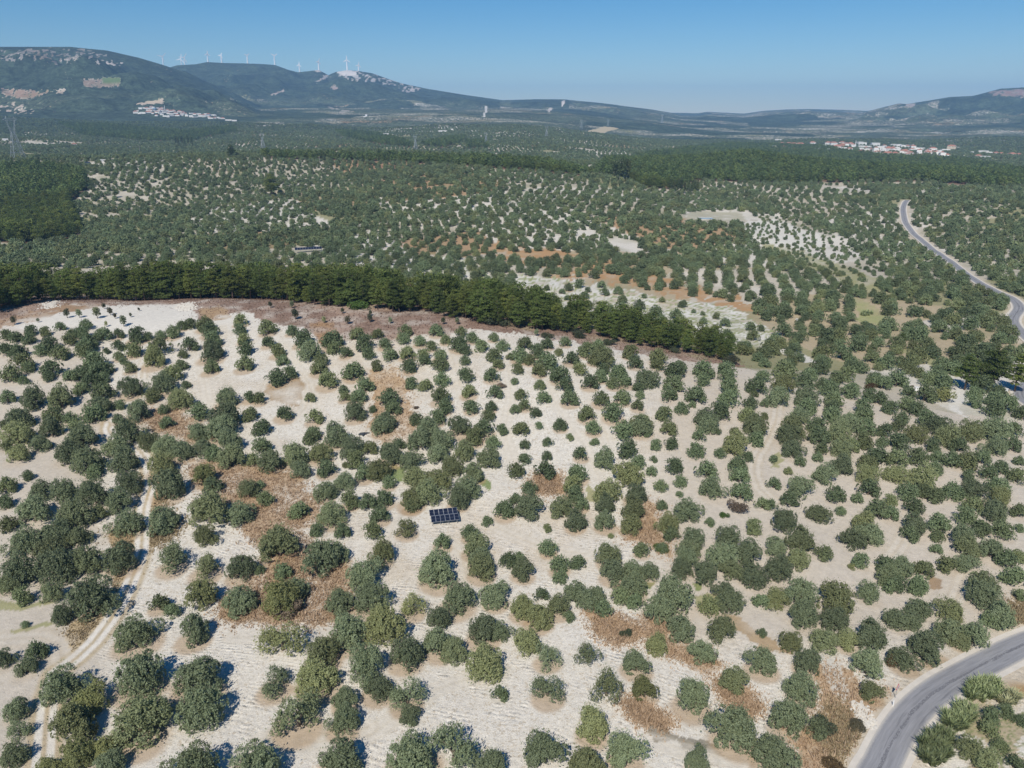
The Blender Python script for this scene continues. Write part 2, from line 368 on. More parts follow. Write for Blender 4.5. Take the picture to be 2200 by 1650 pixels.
# ground patches, traced in photo pixels: polygon, colour, edge wobble px
TAN = (.42, .30, .185); BROWN = (.42, .315, .21); LITTER = (.235, .16, .12); WHITE = (.60, .565, .50)
STRAW = (.44, .345, .215); GREEN = (.17, .22, .075); GREY = (.24, .215, .17); ORANGE = (.40, .245, .125); SAGE = (.30, .29, .15)
PATCH = [
 ([(400,985),(520,1000),(640,1020),(690,1100),(640,1150),(700,1170),(760,1240),(745,1310),(700,1345),(480,1335),(465,1290),(560,1240),(590,1200),(530,1150),(520,1120),(470,1080),(410,1030)], BROWN, 10, 1),
 ([(300,880),(380,880),(430,940),(425,955),(380,935),(325,925)], BROWN, 8, 1),
 ([(235,1135),(300,1130),(300,1190),(240,1330),(165,1405),(138,1375),(150,1340),(225,1290),(250,1240)], STRAW, 6, 1),
 ([(320,1000),(350,1010),(355,1060),(330,1150),(315,1150)], STRAW, 5, 1),
 ([(320,1150),(370,1110),(380,1130),(330,1180)], STRAW, 5, 1),
 ([(800,795),(850,785),(890,830),(870,850),(900,905),(880,955),(820,955),(795,910)], TAN, 9, 1),
 ([(570,835),(640,805),(660,830),(640,870),(580,865)], (.34,.25,.16), 8, 1),
 ([(1148,1020),(1205,1020),(1212,1062),(1150,1060)], TAN, 4, 1),
 ([(1385,1075),(1405,1080),(1415,1140),(1445,1200),(1400,1170),(1345,1160),(1360,1145)], TAN, 5, 1),
 ([(1255,1310),(1320,1322),(1400,1360),(1335,1390),(1290,1372)], TAN, 6, 1),
 ([(1385,1325),(1450,1335),(1425,1390),(1505,1400),(1550,1430),(1480,1425),(1400,1390)], TAN, 7, 1),
 ([(1490,1310),(1580,1320),(1700,1400),(1640,1400),(1560,1340)], (.38,.285,.18), 9, 1),
 ([(1530,1455),(1600,1490),(1628,1510),(1620,1540),(1570,1515)], TAN, 6, 1),
 ([(1335,1495),(1390,1530),(1450,1558),(1380,1550)], TAN, 6, 1),
 ([(1745,1420),(1830,1440),(1850,1480),(1915,1470),(1900,1560),(1862,1660),(1700,1660),(1712,1580),(1770,1540)], BROWN, 10, 1),
 ([(1775,1500),(1810,1520),(1850,1600),(1862,1660),(1790,1660)], STRAW, 7, 1),
 ([(1760,1400),(1800,1420),(1830,1500),(1810,1515),(1770,1450)], (.52,.49,.43), 3, 0),
 ([(1370,1530),(1420,1550),(1455,1590),(1410,1595),(1385,1560)], GREY, 3, 0),
 ([(1445,1580),(1490,1590),(1520,1590),(1560,1630),(1500,1610),(1470,1610)], GREY, 3, 0),
 ([(840,1000),(870,1000),(865,1035),(840,1030)], GREEN, 4, 0), ([(1035,1025),(1055,1030),(1050,1055),(1030,1040)], GREEN, 4, 0),
 ([(1258,1040),(1290,1060),(1280,1085),(1260,1075)], SAGE, 4, 0), ([(1380,1250),(1410,1250),(1400,1265),(1385,1265)], GREEN, 3, 0),
 ([(1485,1255),(1505,1250),(1510,1270),(1495,1272)], GREEN, 3, 0), ([(1490,1280),(1540,1275),(1550,1300),(1500,1310)], SAGE, 5, 0),
 ([(1660,970),(1680,975),(1675,1005),(1655,1005)], SAGE, 5, 0),
 ([(1990,1235),(2020,1240),(2025,1265),(2000,1268)], (.30,.21,.13), 4, 0),
 ([(2180,1330),(2210,1290),(2210,1390),(2110,1420),(2080,1440),(2140,1390)], (.42,.32,.19), 6, 1),
 ([(2140,1450),(2210,1420),(2210,1500),(2140,1490)], (.36,.24,.12), 6, 1),
 ([(2020,1490),(2110,1500),(2200,1560),(2180,1640),(2120,1600),(2060,1560)], (.38,.31,.2), 8, 0),
 ([(2075,1570),(2130,1530),(2220,1520),(2220,1660),(2060,1660)], (.20,.215,.10), 9, 3), ([(0,1290),(60,1300),(110,1285),(115,1295),(40,1312),(0,1310)], SAGE, 2, 0), ([(20,1355),(110,1335),(112,1342),(30,1362)], SAGE, 1, 0),
 # red pine litter along the crest and under the belt
 ([(-40,705),(-40,640),(60,630),(250,600),(420,590),(520,590),(600,600),(700,610),(850,630),(1000,660),(1150,690),(1300,710),(1420,735),(1570,765),(1600,790),(1480,775),(1340,755),(1240,735),(1100,715),(1010,705),(960,720),(900,716),(830,735),(760,728),(700,745),(655,705),(560,690),(540,672),(500,672),(425,690),(415,660),(330,655),(150,655),(60,680),(0,700)], LITTER, 5, 2),
 ([(100,660),(180,650),(230,655),(120,680),(20,700),(0,705),(0,690)], (.33,.22,.135), 5, 1),
 ([(425,665),(470,655),(500,680),(440,692)], (.36,.25,.15), 5, 1),
 ([(660,690),(720,690),(730,730),(690,745)], (.33,.21,.12), 6, 1),
 ([(30,705),(130,672),(250,655),(415,655),(415,692),(330,715),(200,705),(60,712)], (.62,.58,.51), 3, 0),
 # white hillside beyond the belt
 ([(880,560),(960,540),(1060,590),(1180,595),(1330,620),(1430,640),(1560,655),(1680,720),(1660,750),(1560,740),(1440,715),(1300,690),(1180,665),(1060,640),(960,625),(880,600)], (.62,.59,.525), 12, 1),
 ([(880,560),(960,540),(1060,590),(1180,595),(1330,620),(1430,640),(1560,655),(1680,720),(1660,750),(1560,740),(1440,715),(1300,690),(1180,665),(1060,640),(960,625),(880,600)], (.27,.29,.13), 5, 3),
 ([(650,520),(760,490),(830,500),(900,550),(880,600),(800,580),(740,560)], (.62,.59,.53), 12, 1),
 ([(800,430),(880,440),(980,470),(960,500),(860,480)], (.58,.54,.47), 12, 1),
 # orange earth parcel
 ([(1060,520),(1200,535),(1310,560),(1420,590),(1520,620),(1640,660),(1620,672),(1480,640),(1350,615),(1200,590),(1080,560)], ORANGE, 14, 1),
 ([(1420,550),(1480,560),(1620,610),(1690,650),(1600,630),(1450,590)], (.55,.51,.44), 10, 1),
 ([(1590,480),(1660,470),(1760,500),(1775,530),(1700,540),(1620,520)], (.60,.57,.50), 4, 0),
 ([(1640,520),(1720,540),(1830,580),(1900,600),(1880,640),(1780,590),(1650,560)], SAGE, 6, 1),
 ([(1830,640),(1870,650),(1930,700),(1900,705),(1850,690)], (.30,.30,.14), 5, 1),
 ([(1920,740),(2000,760),(2080,800),(2060,815),(1960,770)], SAGE, 5, 0),
 ([(2030,850),(2080,820),(2100,830),(2060,880),(2090,900),(2040,880)], (.6,.57,.51), 4, 0),
 ([(1960,690),(2080,680),(2170,670),(2180,690),(2050,715)], (.52,.48,.42), 5, 0),
 ([(1660,745),(1720,755),(1760,780),(1700,775)], (.6,.57,.51), 4, 0),
 ([(1480,455),(1590,455),(1600,470),(1540,478),(1470,480)], (.40,.37,.27), 4, 1),
 # red bank at the far ridge, pale fields
 ([(760,352),(850,352),(990,362),(1000,372),(870,366),(770,360)], (.27,.15,.10), 3, 0),
 ([(385,335),(440,330),(500,350),(510,385),(440,385),(390,365)], (.46,.40,.31), 3, 0),
 ([(390,300),(430,288),(480,282),(470,290),(420,300)], (.5,.42,.32), 2, 0),
 ([(900,318),(960,300),(1040,300),(1040,312),(960,320),(920,326)], (.42,.37,.29), 2, 0),
 ([(1220,290),(1300,272),(1330,275),(1300,285)], (.46,.38,.24), 2, 0),
 ([(0,188),(60,192),(105,200),(70,212),(30,210),(0,200)], (.30,.20,.14), 3, 1),
 ([(175,168),(215,168),(230,180),(270,182),(230,190),(180,185)], (.25,.18,.13), 3, 1),
 ([(215,166),(260,168),(258,180),(225,178)], (.10,.16,.05), 2, 0),
 ([(120,200),(140,193),(135,203)], (.4,.32,.24), 1, 0),
 ([(293,222),(350,214),(352,222),(300,225)], (.5,.40,.30), 1, 0),
 ([(0,220),(40,222),(85,245),(30,243),(0,238)], (.42,.34,.27), 3, 3),
 ([(180,128),(260,128),(270,142),(200,142)], (.45,.40,.36), 4, 3), ([(120,128),(150,120),(160,130),(140,136)], (.45,.40,.36), 3, 3),
 ([(0,108),(100,103),(200,108),(230,120),(120,135),(0,130)], (.20,.175,.16), 5, 3),
 ([(722,155),(735,150),(765,152),(768,162),(735,163)], (.62,.57,.53), 1, 0),
 ([(755,151),(800,152),(850,168),(880,180),(860,186),(790,168)], (.45,.40,.37), 2, 3),
 ([(720,160),(800,165),(850,176),(850,184),(760,175)], (.38,.36,.34), 3, 3),
 ([(676,176),(700,160),(706,162),(690,174)], (.45,.38,.33), 1, 0), ([(672,151),(690,149),(698,154),(685,155)], (.5,.44,.38), 1, 0),
 ([(855,188),(880,184),(905,192),(880,202),(858,196)], (.42,.37,.35), 3, 3),
 ([(710,188),(722,184),(728,190),(718,195)], (.36,.28,.25), 1, 0),
 ([(1043,228),(1048,228),(1046,238),(1040,252),(1036,251),(1041,240)], (.62,.60,.57), 0.3, 0),
 ([(1205,218),(1215,214),(1211,226),(1206,230)], (.55,.5,.46), 0.3, 0), ([(1175,236),(1186,230),(1187,235),(1178,242)], (.5,.45,.4), 0.3, 0),
 ([(780,252),(788,244),(787,250)], (.75,.75,.75), 0.3, 0),
 ([(570,205),(612,193),(610,197),(575,207)], (.42,.34,.3), 1, 0), ([(775,210),(810,208),(815,213),(785,214)], (.38,.36,.35), 1, 3),
 ([(690,222),(740,236),(760,240),(735,244)], (.3,.27,.24), 2, 3),
 ([(2120,200),(2160,192),(2210,192),(2210,208),(2140,207)], (.27,.165,.13), 3, 1),
 ([(1945,224),(1965,222),(1968,229),(1948,229)], (.33,.27,.24), 1, 0),
]
FOREST = [
 [(-40,372),(60,358),(180,372),(190,405),(150,440),(170,480),(172,512),(60,524),(-40,520)],
 [(1275,372),(1300,352),(1400,332),(1550,312),(1750,316),(1900,338),(2060,345),(2240,380),(2240,398),(2120,402),(1980,390),(1700,394),(1500,388),(1450,408),(1380,402),(1330,382)],
 [(560,336),(760,338),(1000,345),(1130,350),(1285,376),(1245,377),(1000,357),(770,346),(600,342)],
 [(110,258),(220,268),(400,285),(505,272),(510,282),(420,302),(330,304),(180,292)],
 [(900,312),(960,300),(1000,296),(990,308),(950,318)], [(1000,308),(1045,306),(1050,318),(1005,320)],
 [(720,283),(800,288),(870,305),(890,318),(820,312),(740,296)],
]
ROAD = [(1852,1730),(1880,1665),(1893,1645),(1920,1590),(1960,1532),(2020,1480),(2090,1440),(2150,1409),(2200,1385),(2300,1345),(2420,1270),(2480,1160),(2440,1040),(2330,940),(2240,885),(2195,845),(2235,800),(2245,760),(2205,725),(2176,690),(2189,662),(2170,640),(2110,612),(2075,590),(2045,565),(2020,548),(1995,530),(1965,505),(1945,478),(1940,452),(1944,437),(1950,431)]
ROAD_FAR = [(2004,408),(2014,405),(2022,412),(2028,417)]
TRACK = [(85,1700),(92,1640),(96,1590),(104,1500),(122,1445),(165,1413),(200,1380),(250,1312),(287,1235),(304,1180),(306,1120),(312,1080),(325,1040),(320,1000),(300,968),(285,954),(250,940),(234,930),(236,905)]
TRACK_SIDE = [(-40,1380),(20,1373),(85,1370),(125,1385),(135,1420)]
TRACK_RIGHT = [(1660,1075),(1632,1050),(1621,1020),(1624,985),(1645,950),(1668,900),(1672,860),(1688,830)]
TRACK_TOP = [(305,812),(304,800),(308,785),(313,774)]
LANES = [[(478,700),(470,740),(432,760),(436,810),(450,870)], [(590,700),(640,790),(665,830),(645,890),(560,910),(600,960)], [(665,830),(690,900),(700,960)], [(770,735),(800,790),(880,800),(930,830)],
 [(1090,790),(1098,850),(1085,930),(1105,990)], [(1170,810),(1200,880),(1250,950),(1290,1030)], [(960,740),(985,810),(1000,880)], [(1240,800),(1290,900),(1310,960)], [(830,1180),(850,1120),(890,1090)],
 [(960,1160),(1000,1210),(985,1290)], [(1060,1130),(1150,1170),(1260,1190)], [(430,1640),(600,1610),(760,1600),(900,1500),(1000,1460),(1100,1440)], [(1440,1540),(1500,1545),(1560,1535),(1610,1500)], [(1400,1590),(1500,1620),(1640,1640)],
 [(1820,1160),(1880,1220),(1940,1160),(1960,1090)], [(2070,1240),(2050,1300),(2010,1340)], [(560,1590),(700,1575),(820,1560)], [(500,1370),(620,1365),(760,1350)]]
# village houses: tile origin, tile scale, then x, base y, width, height, wall kind, roof kind
HOUSES_RIGHT = (
 (1640, 290, 7.333, "40,165,70,30,wr 190,165,90,30,wr 290,150,80,30,wr 400,150,90,30,wr 480,155,90,30,wr 580,180,120,60,wr 640,190,60,40,wr 770,160,90,60,wr 780,210,60,40,wr 840,185,80,35,wr 930,195,90,60,wf 905,235,60,40,wr 1020,150,100,45,wr 1100,160,110,55,wr 1040,220,90,35,wf 1160,210,110,55,or 1240,190,90,60,or 1310,170,80,50,wr 1240,135,90,30,wr 1370,150,80,30,wr 1400,170,70,35,wr 1520,150,80,55,wf 1590,150,60,40,wf 1540,200,100,40,wf 1640,205,110,40,wf 1760,170,130,60,wf 1690,240,80,30,wr 1850,215,110,50,wf 1880,240,80,40,wf 1900,190,60,40,wr 1980,260,90,70,wr 2040,230,70,50,pr 2110,255,100,60,wf 1540,275,110,30,wr 1650,290,90,40,wr 1730,330,60,50,wf 1660,335,80,40,wr 1780,290,80,40,wr 1930,310,120,40,wr"),
 (1900, 290, 7.333, "60,240,90,60,pr 160,175,100,40,wf 220,180,70,45,wf 290,195,70,50,wf 180,230,90,50,wf 190,265,110,50,wf 60,310,130,40,wr 160,320,120,50,wr 190,365,80,40,wr 320,270,110,40,wr 370,190,60,30,wr 450,200,80,40,wr 480,230,110,40,wf 590,225,80,30,wf 540,260,150,40,wf 400,300,90,40,wr 550,310,60,50,wf 470,340,90,40,wr 550,390,60,50,wr 610,340,70,40,wr 680,290,90,40,wr 760,240,110,45,wr 740,270,80,30,wr 820,290,90,40,wr 960,260,130,45,wf 1050,230,130,80,br 1150,210,60,20,wf 880,300,60,30,wf 1560,280,120,45,wf 1640,290,100,25,wf 1760,300,90,30,wr 1840,310,80,25,wr 2010,320,110,35,wr 2110,325,80,35,wr 1600,360,100,30,wf 1480,345,90,15,wr 1380,285,40,20,wf"),
)
HOUSES_LEFT = (
 (280, 205, 8.8, "140,300,40,30,wr 100,340,90,50,wr 200,260,70,40,wf 260,250,60,30,wf 310,255,80,30,wr 390,260,70,35,wf 400,225,60,25,wr 460,265,60,40,uf 440,240,50,30,wf 180,350,60,35,wf 240,345,110,40,wf 340,290,70,30,wf 380,300,80,30,wr 470,300,50,25,wf 340,330,120,25,wr 520,250,40,30,wf 560,270,60,35,wr 600,250,50,30,wr 540,300,60,30,wr 600,290,70,30,wr 500,330,60,30,wr 560,340,60,35,wf 600,370,70,35,wf 500,390,60,30,wr 430,350,50,30,wr 640,330,70,35,wf 690,325,60,30,wf 700,290,60,30,wr 760,310,80,30,wr 820,300,70,25,wr 660,400,70,30,wf 720,410,60,40,wf 770,390,110,25,wf 780,360,80,30,wf 720,350,60,30,wr 860,350,80,35,wr 900,390,90,30,wr 930,320,90,30,wr 990,325,60,25,wr 980,360,70,35,wr 970,385,60,25,wf 1040,360,60,30,wr 1070,395,60,40,wf 1150,410,70,50,wf 1160,350,80,25,wf 1220,415,90,25,wf 1220,370,70,30,wr 1290,365,100,35,wf 1310,405,80,20,wf 1320,390,60,30,wr 1390,410,70,60,wr 1430,360,60,25,wf 1450,400,80,40,wf 1480,380,80,35,ur 1560,380,90,30,wf 1600,385,50,25,wf 1530,440,100,20,wf 1500,430,60,30,wr 1600,435,70,25,wr 1660,430,60,30,wf 1700,440,50,30,wf 1750,445,80,25,wr 1860,475,120,25,wf 1970,485,90,30,wf"),
)
# ---------------------------------------------------------------- roads and tracks as world curves
def curve(pix, step=2.0, world=None):
    P = [np.array(q) for q in world] if world else [np.array(hit(x, y)[:2]) for x, y in pix]
    out = []
    for i in range(len(P) - 1):
        p0 = P[max(i - 1, 0)]; p1 = P[i]; p2 = P[i + 1]; p3 = P[min(i + 2, len(P) - 1)]
        n = max(2, int(np.linalg.norm(p2 - p1) / step))
        for k in range(n):
            t = k / n
            m1 = (p2 - p0) * .5; m2 = (p3 - p1) * .5
            out.append((2*t**3-3*t*t+1)*p1 + (t**3-2*t*t+t)*m1 + (-2*t**3+3*t*t)*p2 + (t**3-t*t)*m2)
    out.append(P[-1])
    return np.array(out)

ROAD_C = curve(ROAD)
TRACKS = [(curve(TRACK), 0.75, 1.7), (curve(TRACK_SIDE), 0.8, 2.0), (curve(TRACK_RIGHT), 0.75, 1.3), (curve(TRACK_TOP), 0.75, 1.3)] + [(curve(t), .7, 1.1) for t in LANES]

def dist_to(C, X, Y):
    """signed distance to a polyline, only where it can be small"""
    D = np.full(X.shape, 1e3)
    pad = 14
    m = np.nonzero((X > C[:, 0].min() - pad) & (X < C[:, 0].max() + pad) & (Y > C[:, 1].min() - pad) & (Y < C[:, 1].max() + pad))[0]
    if not len(m): return D
    x, y = X[m], Y[m]
    best = np.full(len(m), 1e6)
    A = C[::2]
    for i in range(len(A) - 1):
        ax, ay = A[i]; bx, by = A[i + 1]
        dx, dy = bx - ax, by - ay
        L = dx * dx + dy * dy + 1e-9
        near = np.nonzero((np.abs(x - ax) < 30) & (np.abs(y - ay) < 30))[0]
        if not len(near): continue
        xx, yy = x[near], y[near]
        t = np.clip(((xx - ax) * dx + (yy - ay) * dy) / L, 0, 1)
        dd = (xx - ax - t * dx) ** 2 + (yy - ay - t * dy) ** 2
        best[near] = np.minimum(best[near], dd)
    D[m] = np.sqrt(best)
    return D

# ---------------------------------------------------------------- parcels of the groves
def parcel(X, Y):
    a = R(24)
    xw = X + 46 * (fbm(X / 110, Y / 110, 51, 2) - .5)
    yw = Y + 46 * (fbm(X / 110 + 7, Y / 110, 52, 2) - .5)
    u = (xw * math.cos(a) + yw * math.sin(a)) / 92
    v = (-xw * math.sin(a) + yw * math.cos(a)) / 78
    i = np.floor(u); j = np.floor(v)
    return hash2(i, j, 1), hash2(i, j, 2), hash2(i, j, 3)

CHEDGE = ([0, 300, 600, 1000, 1300, 1560, 1650, 1750, 1900, 2050, 2200], [640, 640, 645, 690, 735, 785, 800, 838, 862, 888, 905])
HILLSIDE = [(1100, 598), (1300, 600), (1400, 628), (1560, 645), (1690, 715), (1640, 748), (1450, 722), (1240, 672), (1100, 645)]

def forest_mask(px, py):
    m = np.zeros(px.shape, bool)
    for p in FOREST: m |= in_poly(px, py, p)
    return m

# ---------------------------------------------------------------- ground sheet
angs = np.concatenate([np.radians(np.linspace(-42, 42, 621)), np.radians(np.linspace(42, 318, 48)[1:-1])])
rad = np.concatenate([[3, 9, 18, 30, 42], 52 * 1.0042 ** np.arange(0, 440), 52 * 1.0042 ** 440 * 1.0118 ** np.arange(0, 345)])
rad = np.concatenate([rad[rad < 2700], 2700 * 1.0055 ** np.arange(0, 150)]); rad = np.concatenate([rad, rad[-1] * 1.014 ** np.arange(1, 80)])
rad = rad[rad < 13000]; rad = np.append(rad, 13000)
nA, nR = len(angs), len(rad)
AA, RR = np.meshgrid(angs, rad)
GX = (np.sin(AA) * RR).ravel(); GY = (np.cos(AA) * RR).ravel()
GX = np.append(GX, 0.0); GY = np.append(GY, 0.0)
GZ = terrain(GX, GY)
GD = np.hypot(GX, GY)
px, py, dep = project(GX, GY, GZ)
front = (dep > 5) & (px > -400) & (px < 2600) & (py < 2000)
n = len(GX)
soil = np.empty((n, 3)); till = np.zeros(n); veg = np.zeros(n); pine = np.zeros(n)
big = fbm(GX / 40, GY / 40, 3, 4)[:, None]
fine = fbm(GX / 5, GY / 5, 4, 3)[:, None]
A_ = np.array([.60, .56, .49]); B_ = np.array([.50, .445, .37]); C_ = np.array([.46, .37, .26])
kgrey = np.clip(sstep(1330, 1480, px) * (1 - sstep(1330, 1440, py)) + (1 - sstep(170, 270, px)) * sstep(690, 720, py), 0, 1)[:, None]
near = A_ * (1 - kgrey) + B_ * kgrey
kt = np.clip((big - .48) * 3.2 + (fine - .5) * 1.6, 0, 1) * (1 - .7 * kgrey)
near = near * (1 - .48 * kt) + C_ * (.48 * kt)
till = (1 - kgrey[:, 0]) * sstep(700, 740, py) * .95 + .3
# groves beyond the crest
h1, h2, h3 = parcel(GX, GY)
pal = np.array([[.58, .54, .47], [.44, .395, .315], [.48, .435, .355], [.28, .265, .15], [.36, .245, .145], [.40, .33, .22]])
pi_ = np.searchsorted([.24, .50, .74, .86, .93], h1)
mid = pal[pi_]
weeds = np.clip((fbm(GX / 16, GY / 16, 8, 3)[:, None] - .5) * 3.5, 0, 1)
mid = mid * (1 - .5 * weeds) + np.array([.20, .195, .10]) * (.5 * weeds)
beyond = (py < np.interp(px, *CHEDGE)) | (GD > 420)
soil[:] = np.where(beyond[:, None], mid, near)
till = np.where(beyond, 0.35, till)
# far plain and mountains: tree cover finer than one could pick apart
wv = sstep(2150, 2500, GD)
cov = .97 + .10 * h2
patch = fbm(GX / 260, GY / 200, 61, 4) + .05 * sstep(.12, .3, np.arctan2(GX, GY))
cov = np.where(patch + .12 * (h3 - .5) > .53, .60 + .22 * h3, cov)
mt = np.zeros(n)
az = np.arctan2(GX, GY)
for D0, Dc, (ta, ts) in RIDGES:
    on = (az > ta[0]) & (az < ta[-1])
    zc = CAMZ + np.interp(az, ta, ts) * Dc
    s = np.clip((GD - D0) / (Dc - D0), 0, 1.6)
    hi = (GZ > 60) & on & (zc - 130 > 60)
    mt = np.maximum(mt, np.where(hi, sstep(.10, .30, s), 0))
mt = mt * sstep(95, 150, GZ + 60 * (patch - .5))
pine = np.clip(mt + (fbm(GX / 330 + 9, GY / 330, 66, 3) > .56) * wv * .9, 0, 1)
cov = np.where(pine > .5, 1.35 - .35 * sstep(.66, .74, fbm(GX / 120, GY / 120, 69, 3)), cov)
veg = wv * cov
fm = forest_mask(px, py) & front
# traced patches
for k, (poly, colr, amp, mode) in enumerate(PATCH):
    wob = np.abs(px) < 5000
    qx = px + amp * 2.2 * (vnoise(px / 16 + k, py / 9, 90) - .5) + amp * 1.2 * (vnoise(px / 5, py / 3.5, 91) - .5)
    qy = py + amp * 1.3 * (vnoise(px / 16 + k, py / 9, 92) - .5) + amp * .8 * (vnoise(px / 5, py / 3.5, 93) - .5)
    m = in_poly(qx, qy, poly) & front
    i = np.nonzero(m)[0]
    if not len(i): continue
    c = np.array(colr)
    if mode == 0: f = np.full(len(i), .92)
    elif mode == 1: f = np.clip(.82 + (fine[i, 0] - .5) * 2.0, .15, 1)
    elif mode == 2: f = np.clip(.95 + (fine[i, 0] - .5) * 1.5, .35, 1); c = c * (.8 + .5 * fbm(GX[i] / 3, GY[i] / 3, 41, 3)[:, None]) + np.array([.07, .06, .05]) * (fbm(GX[i] / 9, GY[i] / 9, 42, 3)[:, None] > .56)
    else: f = np.clip((fbm(px[i] / 4.2, py[i] / 2.2, 95 + k, 4) - .52) * 9, 0, 1) * .95
    far = py[i] < 300
    soil[i] = soil[i] * (1 - f[:, None]) + c * f[:, None]
    till[i] *= (1 - f * .75)
    veg[i] = np.where(far, veg[i] * (1 - f) , veg[i])
i = np.nonzero(fm & (GD > 2150))[0]
veg[i] = 1.4; pine[i] = 1
i = np.nonzero(fm & (GD <= 2150))[0]
soil[i] = np.array([.16, .105, .07]) * (.8 + .5 * fine[i])
# roadside gravel and the two-wheel tracks
dr = dist_to(ROAD_C, GX, GY)
g = (1 - sstep(3.3, 6.0, dr + 1.6 * (fine[:, 0] - .5)))[:, None]
soil = soil * (1 - g * .9) + np.array([.52, .45, .35]) * g * .9
for (C, half, wid), wk in zip(TRACKS, (1, .25, .38, .7) + (.34,) * 20):
    dt = dist_to(C, GX, GY)
    v = (1 - sstep(wid, wid + .7, dt))[:, None]
    soil = soil * (1 - wk * .75 * v) + np.array([.42, .335, .21]) * (wk * .75 * v)
    r = (1 - sstep(.30, .60, np.abs(dt - half)))[:, None]
    soil = soil * (1 - wk * r) + np.array([.64, .60, .535]) * wk * r
    till *= 1 - .9 * v[:, 0]
# furrow coordinate: lanes run away from the crest, contour lines lower down
lane = sstep(960, 1030, py + 40 * (big[:, 0] - .5)) > .5
ph = np.where(lane, GY * .96 + GX * .25 + 16 * fbm(GX / 38, GY / 38, 21, 2), GX * .93 - GY * .16 + 14 * fbm(GX / 50, GY / 50, 22, 2))
# ---------------------------------------------------------------- ground material
def ground_mat():
    k = NT('ground_soil')
    at = k.n('Attribute', attribute_name='soil'); av = k.n('Attribute', attribute_name='veg'); ap = k.n('Attribute', attribute_name='pine')
    aph = k.n('Attribute', attribute_name='phase')
    geo = k.n('NewGeometry'); P = geo.outputs['Position']
    n1 = k.noise(0.9, 4, .65, P); n2 = k.noise(5.5, 2, .6, P); n3 = k.noise(.16, 3, .6, P)
    tillA = at.outputs['Alpha']
    # furrows
    ph = k.math('MULTIPLY', k.math('ADD', aph.outputs['Fac'], k.math('MULTIPLY', n1, 1.3)), 2 * math.pi / .7)
    fur = k.math('SINE', ph)
    brk = k.math('MULTIPLY', k.ramp(n3, .44, .62), k.ramp(k.noise(.55, 3, .6, P), .38, .62))
    fur = k.math('MULTIPLY', fur, brk)
    clod = k.math('SUBTRACT', n2, .5)
    amt = k.math('ADD', k.math('MULTIPLY', k.math('MULTIPLY', fur, .085), tillA),
                 k.math('ADD', k.math('MULTIPLY', clod, k.math('ADD', k.math('MULTIPLY', tillA, .55), .2)), k.math('MULTIPLY', k.math('SUBTRACT', n1, .5), .5)))
    gain = k.math('ADD', 1.0, amt)
    sc = k.n('SeparateColor'); k.l(at.outputs['Color'], sc.inputs[0])
    co = k.n('CombineColor')
    for i in range(3): k.l(k.math('MULTIPLY', sc.outputs[i], gain), co.inputs[i])
    base = co.outputs[0]
    # dry stubble flecks between the clods
    fl = k.math('MULTIPLY', k.math('GREATER_THAN', k.noise(1.7, 5, .8, P), .565), k.math('MULTIPLY', tillA, .45))
    base = k.mix(fl, base, (.36, .285, .185))
    # far tree cover
    vo = k.n('TexVoronoi'); vo.inputs['Scale'].default_value = 1 / 8.5; vo.inputs['Randomness'].default_value = .75
    k.l(P, vo.inputs['Vector'])
    nb = k.noise(.012, 4, .7, P)
    thr = k.math('ADD', k.math('MULTIPLY', av.outputs['Fac'], 1.0), k.math('MULTIPLY', k.math('SUBTRACT', nb, .5), .55))
    cov = k.math('LESS_THAN', vo.outputs['Distance'], k.math('MULTIPLY', thr, .82))
    cov = k.math('MULTIPLY', cov, k.math('GREATER_THAN', av.outputs['Fac'], .04))
    sp = k.n('SeparateColor'); k.l(vo.outputs['Color'], sp.inputs[0])
    tv = k.ramp(sp.outputs[0], 0, 1, .65, 1.4)
    nf = k.math('MULTIPLY', k.ramp(k.noise(.006, 4, .65, P), .3, .7, .7, 1.35), k.ramp(k.noise(.035, 4, .7, P), .32, .68, .6, 1.45))
    fc = k.mix(ap.outputs['Fac'], (.072, .090, .056), (.044, .062, .040))
    s2 = k.n('SeparateColor'); k.l(fc, s2.inputs[0]); c2 = k.n('CombineColor')
    for i in range(3): k.l(k.math('MULTIPLY', s2.outputs[i], k.math('MULTIPLY', tv, nf)), c2.inputs[i])
    base = k.mix(cov, base, c2.outputs[0])
    k.l(base, k.b.inputs['Base Color'])
    k.b.inputs['Roughness'].default_value = .95
    k.b.inputs['Specular IOR Level'].default_value = .1
    hgt = k.math('ADD', k.math('MULTIPLY', fur, k.math('MULTIPLY', tillA, .045)), k.math('ADD', k.math('MULTIPLY', n2, .07), k.math('MULTIPLY', n1, .12)))
    bp = k.n('Bump'); bp.inputs['Strength'].default_value = .8; bp.inputs['Distance'].default_value = 1.0
    k.l(hgt, bp.inputs['Height']); k.l(bp.outputs[0], k.b.inputs['Normal'])
    return k.mat

# browner ground right under many of the hand-traced trees is added once they are placed (SKIRT)
TREES = []
for (x, y, wp, fl) in OLIVES:
    hc = 2.0
    for _ in range(2):
        X, Y, Z = hit(x, y, hc)
        dm = max(.9, min(9.5, wp * .97 * depth_of(X, Y, Z + hc) / F))
        hc = .43 * dm
    TREES.append([X, Y, Z, dm, wp, fl, x, y])

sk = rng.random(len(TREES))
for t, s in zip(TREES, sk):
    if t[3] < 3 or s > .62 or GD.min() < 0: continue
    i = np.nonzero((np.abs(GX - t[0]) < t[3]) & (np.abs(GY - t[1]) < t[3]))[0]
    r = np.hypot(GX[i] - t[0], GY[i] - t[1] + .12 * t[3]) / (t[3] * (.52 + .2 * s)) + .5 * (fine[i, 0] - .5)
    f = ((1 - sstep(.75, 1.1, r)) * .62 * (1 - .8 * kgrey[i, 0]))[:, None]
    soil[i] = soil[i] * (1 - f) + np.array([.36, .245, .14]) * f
    till[i] *= 1 - f[:, 0]

